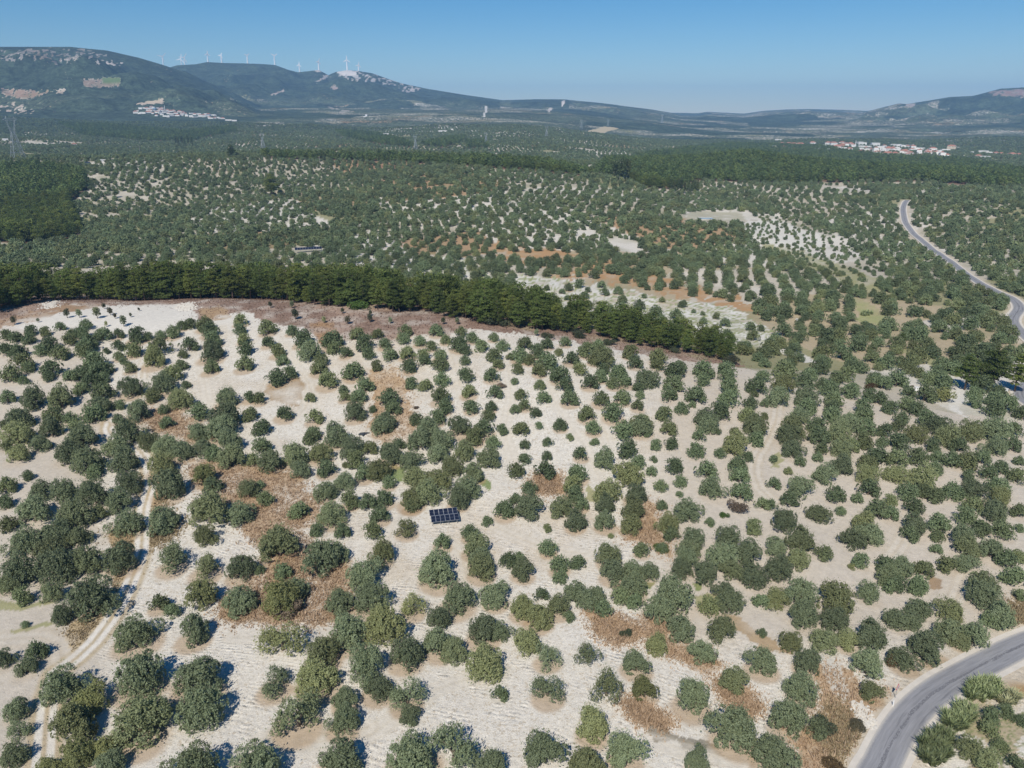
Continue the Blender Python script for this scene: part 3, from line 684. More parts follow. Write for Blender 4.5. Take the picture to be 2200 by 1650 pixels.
idx = np.arange(nR * nA).reshape(nR, nA)
nxt = np.roll(idx, -1, axis=1)
quads = np.stack([idx[:-1], idx[1:], nxt[1:], nxt[:-1]], -1).reshape(-1, 4)
fan = np.stack([np.full(nA, nR * nA), idx[0], nxt[0]], -1)
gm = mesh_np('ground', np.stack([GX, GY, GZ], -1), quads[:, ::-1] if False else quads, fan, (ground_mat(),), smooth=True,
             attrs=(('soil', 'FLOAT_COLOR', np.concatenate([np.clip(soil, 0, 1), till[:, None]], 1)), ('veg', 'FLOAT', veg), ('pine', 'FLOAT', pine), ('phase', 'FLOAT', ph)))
ground = link('ground', gm)
tag(ground, kind='structure', label='dry hills of pale tilled soil, scrub and distant forested mountains')

# ---------------------------------------------------------------- paved road
def ribbon(name, C, half, lift, mat, cols=5):
    T = np.gradient(C, axis=0); T /= np.linalg.norm(T, axis=1)[:, None]
    Nn = np.stack([T[:, 1], -T[:, 0]], -1)
    L = np.concatenate([[0], np.cumsum(np.linalg.norm(np.diff(C, axis=0), axis=1))])
    V, U, W = [], [], []
    for c in range(cols):
        o = (c / (cols - 1) - .5) * 2 * half
        q = C + Nn * o
        zc = np.maximum(terrain(q[:, 0], q[:, 1]), terrain(C[:, 0], C[:, 1]) - .1)
        V.append(np.stack([q[:, 0], q[:, 1], zc + lift + .0006 * np.maximum(np.hypot(q[:, 0], q[:, 1]) - 150, 0)], -1)); U.append(L); W.append(np.full(len(C), o))
    V = np.stack(V, 1).reshape(-1, 3); U = np.stack(U, 1).ravel(); W = np.stack(W, 1).ravel()
    id_ = np.arange(len(C) * cols).reshape(len(C), cols)
    q = np.stack([id_[:-1, :-1], id_[:-1, 1:], id_[1:, 1:], id_[1:, :-1]], -1).reshape(-1, 4)
    return link(name, mesh_np(name, V, q, None, (mat,), smooth=True, attrs=(('along', 'FLOAT', U), ('across', 'FLOAT', W))))

def asphalt():
    k = NT('worn_asphalt')
    a = k.n('Attribute', attribute_name='along'); c = k.n('Attribute', attribute_name='across')
    v = k.n('CombineXYZ'); k.l(k.math('MULTIPLY', a.outputs['Fac'], .09), v.inputs[0]); k.l(k.math('MULTIPLY', c.outputs['Fac'], 1.3), v.inputs[1])
    st = k.noise(1.6, 4, .7, v.outputs[0])
    geo = k.n('NewGeometry'); fn = k.noise(6, 3, .7, geo.outputs['Position'])
    base = k.mix(k.ramp(st, .35, .65), (.20, .198, .205), (.29, .286, .292))
    seam = k.math('LESS_THAN', k.math('ABSOLUTE', k.math('ADD', c.outputs['Fac'], k.math('MULTIPLY', k.math('SUBTRACT', st, .5), 1.2))), .17)
    seam = k.math('MULTIPLY', seam, k.ramp(fn, .42, .5))
    base = k.mix(k.math('MULTIPLY', seam, .8), base, (.085, .085, .095))
    v2 = k.n('CombineXYZ'); k.l(k.math('MULTIPLY', a.outputs['Fac'], .05), v2.inputs[0]); k.l(k.math('MULTIPLY', c.outputs['Fac'], .8), v2.inputs[1]); v2.inputs[2].default_value = 4
    pt = k.ramp(k.noise(1.5, 3, .6, v2.outputs[0]), .60, .66)
    base = k.mix(k.math('MULTIPLY', pt, .65), base, (.12, .12, .13))
    ed = k.ramp(k.math('ADD', k.math('ABSOLUTE', c.outputs['Fac']), k.math('MULTIPLY', fn, .5)), 1.95, 2.4)
    base = k.mix(ed, base, (.50, .46, .40))
    base = k.mix(k.math('MULTIPLY', fn, .25), base, (.32, .31, .31))
    k.l(base, k.b.inputs['Base Color']); k.b.inputs['Roughness'].default_value = .8; k.b.inputs['Specular IOR Level'].default_value = .25
    return k.mat
gravel = simple_mat('pale_gravel', (.56, .51, .44), .95, var=.18, scale=.8, spec=.1)
asph = asphalt()
sh = ribbon('road_shoulder', ROAD_C, 2.9, .05, gravel)
tag(sh, kind='structure', label='pale gravel verge along the paved road')
rd = ribbon('road', ROAD_C, 2.15, .09, asph, 7)
rf = ribbon('road', curve(ROAD_FAR), 2.3, .12, asph, 7)
tag(rf, kind='structure', label='short far stretch of the paved road beside a pale cut bank')
tag(rd, kind='structure', label='narrow grey paved road with dark worn patches')

# ---------------------------------------------------------------- plant prototypes (unit size, shared mesh data)
M_OLIVE = leaf_mat('olive_leaves', (.138, .172, .088), (.270, .314, .182), (.275, .282, .118))
M_OLIVE_FAR = leaf_mat('olive_leaves_grove', (.118, .158, .076), (.222, .276, .148), (.235, .25, .11))
M_PINE = leaf_mat('pine_needles', (.060, .095, .026), (.165, .205, .055), (.185, .205, .050))
M_PINE_FAR = leaf_mat('pine_needles_far', (.075, .120, .042), (.18, .235, .078), (.20, .24, .07))
M_BARK = simple_mat('grey_bark', (.16, .13, .10), .95, var=.25, scale=6, spec=.1)
M_PBARK = simple_mat('pine_bark', (.20, .15, .12), .95, var=.3, scale=5, spec=.1)
M_POP = leaf_mat('poplar_leaves', (.06, .085, .03), (.12, .15, .06), (.14, .15, .06))
M_POPB = simple_mat('pale_poplar_bark', (.5, .47, .42), .9)
M_DRY = leaf_mat('dry_twigs', (.16, .12, .085), (.27, .21, .15), (.22, .15, .09))
M_YEL = leaf_mat('yellow_green_leaves', (.16, .18, .075), (.30, .31, .13), (.28, .28, .11))
M_GRN = leaf_mat('bright_green_leaves', (.06, .11, .025), (.12, .19, .045), (.13, .18, .04))
M_REED = leaf_mat('reed_blades', (.19, .24, .095), (.38, .42, .22), (.44, .41, .25))
M_SCRUB = leaf_mat('scrub_leaves', (.05, .062, .034), (.10, .115, .062), (.15, .12, .075))
M_RUST = leaf_mat('rusty_twigs', (.085, .05, .025), (.15, .095, .045), (.13, .10, .045))

def unit(v): return v / (np.linalg.norm(v, axis=1)[:, None] + 1e-9)

def leaf_cloud(seed, lobes, n, ll, lw, up=.35, jit=.28, sprig=.10, flat=1.0, low=-.55, droop=0.0, clump=0):
    g = np.random.default_rng(seed)
    L = np.array(lobes, float)
    wgt = L[:, 3] ** 2; pick = g.choice(len(L), n, p=wgt / wgt.sum())
    dr_ = g.normal(size=(n * 2, 3)); dr_ = unit(dr_); dr_ = dr_[dr_[:, 2] > low][:n]
    while len(dr_) < n:
        e = unit(g.normal(size=(n, 3))); dr_ = np.concatenate([dr_, e[e[:, 2] > low]])[:n]
    rr = L[pick, 3] * (1 - jit + jit * 1.25 * g.random(n) ** .6)
    s = g.random(n) < sprig
    rr = np.where(s, rr * (1.05 + .35 * g.random(n)), rr)
    off = dr_ * rr[:, None]; off[:, 2] *= flat
    if clump:
        # leaves gather in twig clumps: pull every leaf toward one of the clump centres of its lobe
        cd = unit(g.normal(size=(len(L), clump, 3))); cd[:, :, 2] = np.maximum(cd[:, :, 2], low)
        cr = L[:, 3][:, None] * g.uniform(.72, 1.12, (len(L), clump))
        cc = cd * cr[:, :, None]; cc[:, :, 2] *= flat
        e = cc[pick] - off[:, None, :]
        j = np.argmin((e ** 2).sum(2), 1)
        off = off + e[np.arange(n), j] * np.where(s, .1, .40)[:, None]
        lt_c = g.random((len(L), clump))[pick, j]
    p = L[pick, :3] + off
    nrm = unit(dr_ * .75 + g.normal(size=(n, 3)) * .50 + np.array([0, 0, .45]))
    ax = unit(np.cross(nrm, g.normal(size=(n, 3))) + dr_ * np.where(s, 1.1, .35)[:, None] + np.array([0, 0, up * .5]))
    b = unit(np.cross(ax, nrm))
    sz = (.7 + .6 * g.random(n))[:, None]
    a2 = ax * ll * .5 * sz; b2 = b * lw * .5 * sz
    V = np.stack([p - a2 - b2 * .6, p - a2 * .1 + b2 - a2 * 0, p + a2 + b2 * .5, p + a2 * .2 - b2], 1).reshape(-1, 3)
    lt = g.random(len(L))[pick]
    if clump: lt = .5 * lt + .5 * lt_c
    tint = np.clip(.5 * g.random(n) + .4 * lt + .1 * g.random(n), 0, 1)
    return V, np.arange(n * 4).reshape(n, 4), np.repeat(tint, 4)

def olive_lobes(seed, k=13, sparse=False):
    g = np.random.default_rng(seed)
    L = []
    ex = 1 + .36 * (g.random() - .5)
    for i in range(k):
        a = 2 * math.pi * (i * .618 + g.random() * .25)
        q = math.sqrt((i + .5) / k)
        r = .34 * q * (.72 + .5 * g.random())
        z = .50 - .20 * q ** 2 + .15 * (g.random() - .5)
        L.append((math.cos(a) * r * ex, math.sin(a) * r / ex, z, (.155 if sparse else .185) * (.66 + .62 * g.random())))
    if not sparse:
        for i in range(5):
            a = 2 * math.pi * g.random()
            L.append((math.cos(a) * .27, math.sin(a) * .27, .235, .17))
        L.append((0, 0, .42, .25))
    return L

def olive_trunk(seed, lobes, m=0):
    g = np.random.default_rng(seed + 99)
    b = MB()
    top = (.02 * g.normal(), .02 * g.normal(), .17)
    b.tube((0, 0, -.03), top, .048, .036, 7)
    for L in lobes[::2]:
        md = ((top[0] + L[0]) * .5 + .02 * g.normal(), (top[1] + L[1]) * .5 + .02 * g.normal(), (top[2] + L[2]) * .5)
        b.tube(top, md, .022, .014, 5, cap=False); b.tube(md, L[:3], .014, .005, 5, cap=False)
    return b

def fit(V, top=.72, bot=.06):
    lo, hi = np.percentile(V, 2, axis=0), np.percentile(V, 98, axis=0)
    k = .83 / ((hi[0] - lo[0] + hi[1] - lo[1]) / 2)
    V = V.copy(); V[:, 0] = (V[:, 0] - (lo[0] + hi[0]) / 2) * k; V[:, 1] = (V[:, 1] - (lo[1] + hi[1]) / 2) * k
    V[:, 2] = bot + (V[:, 2] - lo[2]) / (hi[2] - lo[2]) * (top - bot)
    return V
OL = []
for i in range(9):
    sp = i >= 6
    lobes = olive_lobes(100 + i, 12 if sp else 14, sp)
    V, Q, T = leaf_cloud(200 + i, lobes, 3800 if sp else 9000, .038, .015 if sp else .017, sprig=.22 if sp else .09, clump=9)
    V = fit(V, .70 + .02 * (i % 4), .06 if not sp else .10)
    OL.append((mesh_np('olive_crown', V, Q, None, (M_OLIVE,), attrs=(('tint', 'FLOAT', T),)), olive_trunk(i, lobes).mesh('olive_trunk', (M_BARK,), True)))
OLY = mesh_np('olive_crown_yellow', *leaf_cloud(301, olive_lobes(131), 4400, .055, .026), None, ) if False else None

def recolour(me, mat, name):
    c = me.copy(); c.name = name; c.materials.clear(); c.materials.append(mat); return c
CR_YEL = recolour(OL[1][0], M_YEL, 'olive_crown_yellowing')
CR_DRY = recolour(OL[7][0], M_DRY, 'olive_crown_dry')
CR_GRN = recolour(OL[2][0], M_GRN, 'crown_bright_green')
CR_RST = recolour(OL[6][0], M_RUST, 'crown_rusty')

def join_tree(name, V, Q, T, trunk, mleaf, mbark):
    """one mesh with leaves and trunk, for the scattered groves"""
    tv = np.array(trunk.v); nf = []
    for f in trunk.f:
        if len(f) == 4: nf.append(f)
    tq = np.array(nf) + len(V)
    return mesh_np(name, np.concatenate([V, tv]), np.concatenate([Q, tq]), None, (mleaf, mbark),
                   midx=np.concatenate([np.zeros(len(Q)), np.ones(len(tq))]), attrs=(('tint', 'FLOAT', np.concatenate([T, np.zeros(len(tv))])),))

LIB = bpy.data.collections.new('grove_library')
LIBP = bpy.data.collections.new('pine_library')
def lib(col, me):
    o = bpy.data.objects.new(me.name, me); col.objects.link(o); return o
for i in range(4):                       # 0-3 close groves
    lb = olive_lobes(400 + i)
    V, Q, T = leaf_cloud(410 + i, lb, 2300, .068, .034, sprig=.13, clump=8)
    lib(LIB, join_tree('a_olive_%02d' % i, fit(V), Q, T, olive_trunk(i + 20, lb), M_OLIVE_FAR, M_BARK))
for i in range(4):                       # 4-7 middle distance
    lb = olive_lobes(430 + i, 9)
    V, Q, T = leaf_cloud(440 + i, lb, 560, .130, .075, clump=6)
    lib(LIB, join_tree('b_olive_%02d' % i, fit(V), Q, T, olive_trunk(i + 30, lb[::3]), M_OLIVE_FAR, M_BARK))
for i in range(3):                       # 8-10 far
    lb = olive_lobes(460 + i, 7)
    V, Q, T = leaf_cloud(470 + i, lb, 130, .27, .17)
    lib(LIB, join_tree('c_olive_%02d' % i, fit(V, .7), Q, T, olive_trunk(i + 40, lb[::5]), M_OLIVE_FAR, M_BARK))

def pine_lobes(seed, k=30, w=.24, bare=.22, dome=.5):
    g = np.random.default_rng(seed); L = []
    for i in range(k):
        t = (i + .5) / k
        z = bare + (1 - bare - .05) * t
        rad_ = w * ((1 - t) ** .62 * (1 - dome) + dome * math.sqrt(max(0, 1 - (max(t - .35, 0) / .68) ** 2))) * min(1, .55 + t * 2.2)
        a = i * 2.4 + g.random() * .8
        q = rad_ * (.35 + .55 * g.random())
        L.append((math.cos(a) * q, math.sin(a) * q, z + .03 * g.normal(), (.045 + .35 * rad_) * (.8 + .4 * g.random())))
    return L
def pine_trunk(seed, lobes):
    g = np.random.default_rng(seed); b = MB()
    b.tube((0, 0, -.03), (.008 * g.normal(), .008 * g.normal(), .5), .017, .012, 6)
    b.tube((0, 0, .5), (0, 0, .93), .012, .003, 6)
    for L in lobes[::2]:
        b.tube((0, 0, L[2] - .04), L[:3], .006, .002, 4, cap=False)
    return b
PI = []
for i in range(7):
    lb = pine_lobes(500 + i, 30, .20 + .02 * (i % 3), .10 + .05 * (i % 4), .30 + .12 * (i % 3))
    V, Q, T = leaf_cloud(520 + i, lb, 7500, .032, .011, up=.5, jit=.35, flat=.50, low=-.35, clump=7)
    PI.append((mesh_np('pine_crown', V, Q, None, (M_PINE,), attrs=(('tint', 'FLOAT', T),)), pine_trunk(i, lb).mesh('pine_trunk', (M_PBARK,), True)))
for i in range(4):
    lb = pine_lobes(540 + i, 22, .33, .12, .8)
    lib(LIBP, join_tree('a_pine_%02d' % i, *leaf_cloud(550 + i, lb, 1700, .058, .026, up=.5, jit=.4, flat=.65), pine_trunk(i + 10, lb[::3]), M_PINE, M_PBARK))
for i in range(3):
    lb = pine_lobes(560 + i, 12, .34, .12, .8)
    lib(LIBP, join_tree('b_pine_%02d' % i, *leaf_cloud(570 + i, lb, 320, .125, .075, up=.5, jit=.4, flat=.7), pine_trunk(i + 20, lb[::4]), M_PINE_FAR, M_PBARK))

# ---------------------------------------------------------------- scattering of what nobody could count
def scatter(name, P, idx_, rot, scl, coll):
    me = bpy.data.meshes.new(name)
    P = np.asarray(P, np.float32)
    me.vertices.add(len(P)); me.vertices.foreach_set('co', P.ravel())
    for an, typ, arr in (('pick', 'INT', idx_), ('spin', 'FLOAT', rot), ('size', 'FLOAT', scl)):
        a = me.attributes.new(an, typ, 'POINT'); a.data.foreach_set('value', np.asarray(arr, np.int32 if typ == 'INT' else np.float32))
    o = link(name, me)
    ng = bpy.data.node_groups.new(name + '_nodes', 'GeometryNodeTree')
    ng.interface.new_socket('Geometry', in_out='INPUT', socket_type='NodeSocketGeometry')
    ng.interface.new_socket('Geometry', in_out='OUTPUT', socket_type='NodeSocketGeometry')
    N = ng.nodes; gi = N.new('NodeGroupInput'); go = N.new('NodeGroupOutput')
    ci = N.new('GeometryNodeCollectionInfo'); ci.inputs['Collection'].default_value = coll
    ci.inputs['Separate Children'].default_value = True; ci.inputs['Reset Children'].default_value = True
    ip = N.new('GeometryNodeInstanceOnPoints'); ip.inputs['Pick Instance'].default_value = True
    def na(nm, t):
        x = N.new('GeometryNodeInputNamedAttribute'); x.data_type = t; x.inputs['Name'].default_value = nm
        return x.outputs['Attribute']
    cx = N.new('ShaderNodeCombineXYZ'); er = N.new('FunctionNodeEulerToRotation')
    lk = ng.links.new
    lk(na('spin', 'FLOAT'), cx.inputs[2]); lk(cx.outputs[0], er.inputs[0]); lk(er.outputs[0], ip.inputs['Rotation'])
    lk(na('size', 'FLOAT'), ip.inputs['Scale']); lk(na('pick', 'INT'), ip.inputs['Instance Index'])
    lk(gi.outputs[0], ip.inputs['Points']); lk(ci.outputs[0], ip.inputs['Instance']); lk(ip.outputs[0], go.inputs[0])
    md = o.modifiers.new('scatter', 'NODES'); md.node_group = ng
    return o
# ---------------------------------------------------------------- villages (placed first: groves keep clear of them)
M_WALL = simple_mat('whitewashed_wall', (.74, .72, .68), .9, var=.10, scale=.4)
M_WALLP = simple_mat('pink_wall', (.62, .45, .39), .9, var=.08)
M_WALLB = simple_mat('beige_wall', (.55, .47, .36), .9, var=.06)
M_WALLO = simple_mat('brick_orange_wall', (.45, .25, .16), .9, var=.10)
M_WALLU = simple_mat('blue_grey_wall', (.22, .32, .45), .9, var=.06)
M_TILE = simple_mat('red_roof_tiles', (.36, .17, .12), .9, var=.22, scale=.8)
M_SLAB = simple_mat('concrete_roof', (.66, .65, .63), .85, var=.12)
M_WIN = simple_mat('dark_window', (.04, .05, .06), .25, var=.05, spec=.5)
WALLM = {'w': M_WALL, 'p': M_WALLP, 'b': M_WALLB, 'o': M_WALLO, 'u': M_WALLU}
WNAME = {'w': 'white', 'p': 'pink', 'b': 'beige', 'o': 'brick-coloured', 'u': 'blue'}

def house(X, Y, Z, wd, ht, kind, rz, windows):
    dp = min(wd * .85, 11 + 2 * random.random())
    root = link('house', None, None, (X, Y, Z - .4), rz)
    b = MB(); b.box((0, 0, ht / 2), (wd, dp, ht))
    link('wall', b.mesh('house_wall', (WALLM[kind[0]],)), root)
    r = MB()
    if kind[1] == 'r':
        e = .45; rh = min(wd, dp) * .26; hx, hy = wd / 2 + e, dp / 2 + e; rx = max(hx - hy * .9, .3)
        z0 = ht + .02
        r.add([(-hx, -hy, z0), (hx, -hy, z0), (hx, hy, z0), (-hx, hy, z0), (-rx, 0, z0 + rh), (rx, 0, z0 + rh)],
              [(0, 1, 5, 4), (2, 3, 4, 5), (1, 2, 5), (3, 0, 4), (3, 2, 1, 0)])
        link('roof', r.mesh('house_roof', (M_TILE,)), root)
    else:
        r.box((0, 0, ht + .12), (wd + .3, dp + .3, .24)); 
        for sx in (-1, 1): r.box((sx * (wd / 2), 0, ht + .5), (.2, dp + .25, .5))
        for sy in (-1, 1): r.box((0, sy * (dp / 2), ht + .5), (wd - .25, .2, .5))
        link('roof', r.mesh('house_roof', (M_SLAB,)), root)
    if windows:
        nw = max(2, int(wd / 3.2)); nf = max(1, int(ht / 2.9)); wm = None
        for f in range(nf):
            for q in range(nw):
                x = (q + .5) / nw * wd - wd / 2
                if wm is None:
                    g_ = MB(); g_.box((0, 0, 0), (1.1, .12, 1.3)); wm = g_.mesh('house_window', (M_WIN,))
                link('window', wm, root, (x, -dp / 2 - .02, 1.6 + f * ht / nf))
    return root

random.seed(21)
SITES = []   # x, y, radius kept clear
THINGS = []  # (object, px, py, kind, extra) waiting for a label
for side, HS in (('right', HOUSES_RIGHT), ('left', HOUSES_LEFT)):
    for ox, oy, sc_, txt in HS:
        for q in txt.split():
            p = q.split(','); k = p[4]
            hx = ox + int(p[0]) / sc_; hy = oy + int(p[1]) / sc_
            wpx = int(p[2]) / sc_; hpx = int(p[3]) / sc_
            X, Y, Z = hit(hx, hy)
            dpt = depth_of(X, Y, Z)
            wd = max(6, wpx * dpt / F * .95); ht = max(3.2, hpx * dpt / F * .72)
            ht = min(ht, 13)
            o = house(X, Y, Z, wd, ht, k, random.uniform(-.5, .5) - math.atan2(X, Y), side == 'right' and (hpx > 7 or wpx > 13))
            o['group'] = 'village houses among the olive groves on the %s plain' % ('valley' if side == 'right' else 'mountain-foot')
            SITES.append((X, Y, wd * .8 + 5))
            o['category'] = 'house'; THINGS.append((o, hx, hy, 'house_' + side, (k, wd, ht)))

g = np.random.default_rng(61)
FILL = [(1660, 1780, 324, 322, 14), (1770, 1860, 319, 322, 12), (1850, 1960, 322, 333, 20), (1950, 2040, 326, 334, 10)]
for x0, x1, y0, y1, nn in FILL:
    for _ in range(nn):
        hx = g.uniform(x0, x1); hy = y0 + (y1 - y0) * (hx - x0) / (x1 - x0) + g.uniform(-4, 5)
        X, Y, Z = hit(hx, hy)
        if min((X - s[0]) ** 2 + (Y - s[1]) ** 2 for s in SITES) < 130: continue
        wd = g.uniform(8, 13); ht = g.uniform(4.5, 8); k = 'w' + ('r' if g.random() < .6 else 'f')
        o = house(X, Y, Z, wd, ht, k, g.uniform(-.5, .5) - math.atan2(X, Y), False)
        o['group'] = 'village houses among the olive groves on the valley plain'
        o['category'] = 'house'
        SITES.append((X, Y, wd * .8 + 5)); THINGS.append((o, hx, hy, 'house_right', (k, wd, ht)))

def minaret(px_, base, top):
    X, Y, Z = hit(px_, base); s = (base - top) * depth_of(X, Y, Z) / F
    root = link('minaret', None, None, (X, Y, Z - .3))
    b = MB(); b.box((0, 0, s * .1), (s * .13, s * .13, s * .2)); link('base', b.mesh('minaret_base', (M_WALL,)), root)
    b = MB(); b.tube((0, 0, s * .2), (0, 0, s * .80), s * .045, s * .040, 12); link('shaft', b.mesh('minaret_shaft', (M_WALL,)), root)
    b = MB(); b.tube((0, 0, s * .66), (0, 0, s * .70), s * .065, s * .07, 12); link('balcony', b.mesh('minaret_balcony', (M_WALL,)), root)
    b = MB(); b.tube((0, 0, s * .80), (0, 0, s), s * .045, s * .002, 12); link('spire', b.mesh('minaret_spire', (M_SLAB,)), root)
    SITES.append((X, Y, 8))
    return root
tag(minaret(1837, 318, 301), 'slim white minaret rising over the red roofs of the nearer village', 'minaret')
tag(minaret(354.5, 238, 226), 'slim white minaret above the small village at the mountain foot', 'minaret')

# long sheds and lone buildings on the plain
def lone(px_, py_, wpx, hpx, kind, label, cat='building'):
    X, Y, Z = hit(px_, py_); dpt = depth_of(X, Y, Z)
    o = house(X, Y, Z, wpx * dpt / F, max(3, hpx * dpt / F), kind, -math.atan2(X, Y) + .1, False)
    o.name = 'farm_building'
    tag(o, label, cat); SITES.append((X, Y, wpx * dpt / F * .7))
lone(951, 283, 18, 2.5, 'wf', 'long low white shed on the plain above the pale hummock')
lone(829, 292, 12, 5, 'wf', 'white block-shaped farm building below the mountain foot')
lone(971, 280, 5, 3, 'wf', 'tiny white building just beyond the long low shed')
lone(1672, 302, 14, 2.5, 'wf', 'long white shed standing beyond the nearer village')
lone(160, 313, 10, 4, 'wr', 'small red-roofed farmhouse alone in the groves near the big pylon')
lone(222, 349, 10, 3, 'wf', 'white-roofed shed next to the far solar array', 'shed')
lone(12, 303, 10, 5, 'wf', 'pale hut in front of the big lattice pylon', 'hut')

# ---------------------------------------------------------------- groves: the traced trees, the parcels beyond
def solar_spots():
    return [(953, 1117), (663, 538), (180, 351), (1500, 470), (1553, 570), (693, 455), (783, 934)]
for x, y in solar_spots():
    X, Y, Z = hit(x, y); SITES.append((X, Y, 9 if y < 1000 else 3))
for x, y in [(645, 549), (663, 549), (682, 549), (640, 541), (688, 541)]:
    X, Y, Z = hit(x, y); SITES.append((X, Y, 6))

order = sorted(range(len(TREES)), key=lambda i: -TREES[i][4])
IND = [TREES[i] for i in order[:296]]
REST = [TREES[i] for i in order[296:]]

def plant(name, crown, trunk, X, Y, Z, size, zs=1.0):
    root = link(name, None, None, (X, Y, Z), random.uniform(0, 6.28), (size, size, size * zs))
    link('trunk', trunk, root)
    link('crown', crown, root)
    root.scale.x *= random.uniform(.90, 1.12); root.scale.y *= random.uniform(.90, 1.12)
    return root

for t in IND:
    X, Y, Z, dm, wp, fl, x, y = t
    tr = random.randrange(6)
    crown, trunk = OL[tr]
    if fl == 's': crown, trunk = OL[6 + random.randrange(3)]
    if fl == 'p': crown, trunk = CR_DRY, OL[7][1]
    if fl == 'y': crown, trunk = CR_YEL, OL[1][1]
    if fl == 'g': crown, trunk = CR_GRN, OL[2][1]
    o = plant('olive_tree', crown, trunk, X, Y, Z - .05, dm, random.uniform(.84, 1.14))
    tag(o, None, 'olive tree', 'olive trees on the pale hillside')
    THINGS.append((o, x, y, 'olive', (dm, fl, wp)))

# parcels: every parcel follows one of twelve planting grids
def grid_points():
    out = []
    g = np.random.default_rng(77)
    for k in range(12):
        a = math.pi / 2 + g.normal() * .36 if k < 9 else g.random() * math.pi; s1 = 5.2 + 1.2 * g.random(); s2 = 6.7 + 1.9 * g.random()
        for (x0, x1, y0, y1) in ((-420, 420, 110, 620), (-1050, 1050, 620, 1500), (-1750, 1750, 1500, 2450)):
            m = 1.0 if y1 < 1600 else 1.12
            cx, cy = (x0 + x1) / 2, (y0 + y1) / 2; rr = math.hypot(x1 - x0, y1 - y0) / 2
            n1, n2 = int(rr / (s1 * m)) + 2, int(rr / (s2 * m)) + 2
            I, J = np.meshgrid(np.arange(-n1, n1), np.arange(-n2, n2))
            u = I.ravel() * s1 * m + g.normal(size=I.size) * 1.15; v = J.ravel() * s2 * m + g.normal(size=I.size) * 1.15
            X = cx + u * math.cos(a) - v * math.sin(a); Y = cy + u * math.sin(a) + v * math.cos(a)
            q = (X > x0) & (X < x1) & (Y > y0) & (Y < y1) & (np.abs(np.arctan2(X, Y)) < R(40))
            X, Y = X[q], Y[q]
            h1, h2, h3 = parcel(X, Y)
            q = np.floor(h2 * 12).astype(int) == k
            out.append(np.stack([X[q], Y[q], h3[q]], -1))
    return np.concatenate(out)
GP = grid_points()
gx, gy, gh = GP.T
gz = terrain(gx, gy)
pxp, pyp, _d = project(gx, gy, gz)
keep = (pyp < np.interp(pxp, *CHEDGE)) & ~in_poly(pxp, pyp, HILLSIDE)
keep &= ~in_poly(pxp, pyp, [(-60, 700), (-60, 560), (250, 560), (600, 560), (760, 590), (960, 640), (1200, 690), (1420, 720), (1600, 770), (1560, 800), (900, 760)]) | (pyp < np.interp(pxp, [0, 240, 600, 900, 1200, 1560], [585, 575, 580, 620, 680, 750]))
keep &= ~forest_mask(pxp, pyp)
for bare_ in ([(1480,455),(1600,455),(1640,480),(1560,482),(1460,482)], [(1830,640),(1870,650),(1940,705),(1900,708),(1850,690)], [(2030,850),(2080,820),(2100,830),(2060,880),(2090,900),(2040,880)]):
    keep &= ~in_poly(pxp, pyp, bare_)
keep &= dist_to(ROAD_C, gx, gy) > 5.2
keep &= rng.random(len(gx)) > .05 + .10 * (gh > .7)
keep &= fbm(gx / 70, gy / 70, 88, 3) < .76
for sx, sy, sr in SITES:
    keep &= (gx - sx) ** 2 + (gy - sy) ** 2 > sr * sr
TX = np.array([[t[0], t[1], t[3]] for t in TREES])
kk = np.nonzero(keep & (np.hypot(gx, gy) < 420))[0]
for c in np.array_split(kk, 20):
    if len(c):
        dd = np.sqrt((gx[c][:, None] - TX[None, :, 0]) ** 2 + (gy[c][:, None] - TX[None, :, 1]) ** 2) - TX[None, :, 2] * .55
        keep[c[dd.min(1) < 2.0]] = False
gx, gy, gz, gh = gx[keep], gy[keep], gz[keep], gh[keep]
D_ = np.hypot(gx, gy)
young = in_poly(*project(gx, gy, gz)[:2], [(1590, 470), (1660, 465), (1790, 500), (1900, 590), (1880, 640), (1760, 580), (1620, 530)])
ph1 = parcel(gx, gy)[0]
gs = (4.5 + 1.1 * gh - .3 * (ph1 < .24)) * (.62 + .68 * rng.random(len(gx))) * np.where(young, .55, 1)
pick = np.where(D_ < 460, rng.integers(0, 4, len(gx)), np.where(D_ < 1050, rng.integers(4, 8, len(gx)), rng.integers(8, 11, len(gx))))
rx_ = np.array([[t[0], t[1], t[2], t[3]] for t in REST])
P_ = np.concatenate([np.stack([gx, gy, gz - .05], -1), rx_[:, :3]])
grove = scatter('olive_grove', P_, np.concatenate([pick, rng.integers(0, 4, len(rx_))]), rng.random(len(P_)) * 6.28, np.concatenate([gs, rx_[:, 3]]), LIB)
tag(grove, 'patchwork of olive groves covering the plain beyond the crest', 'olive grove', kind='stuff')
print('grove trees', len(P_))

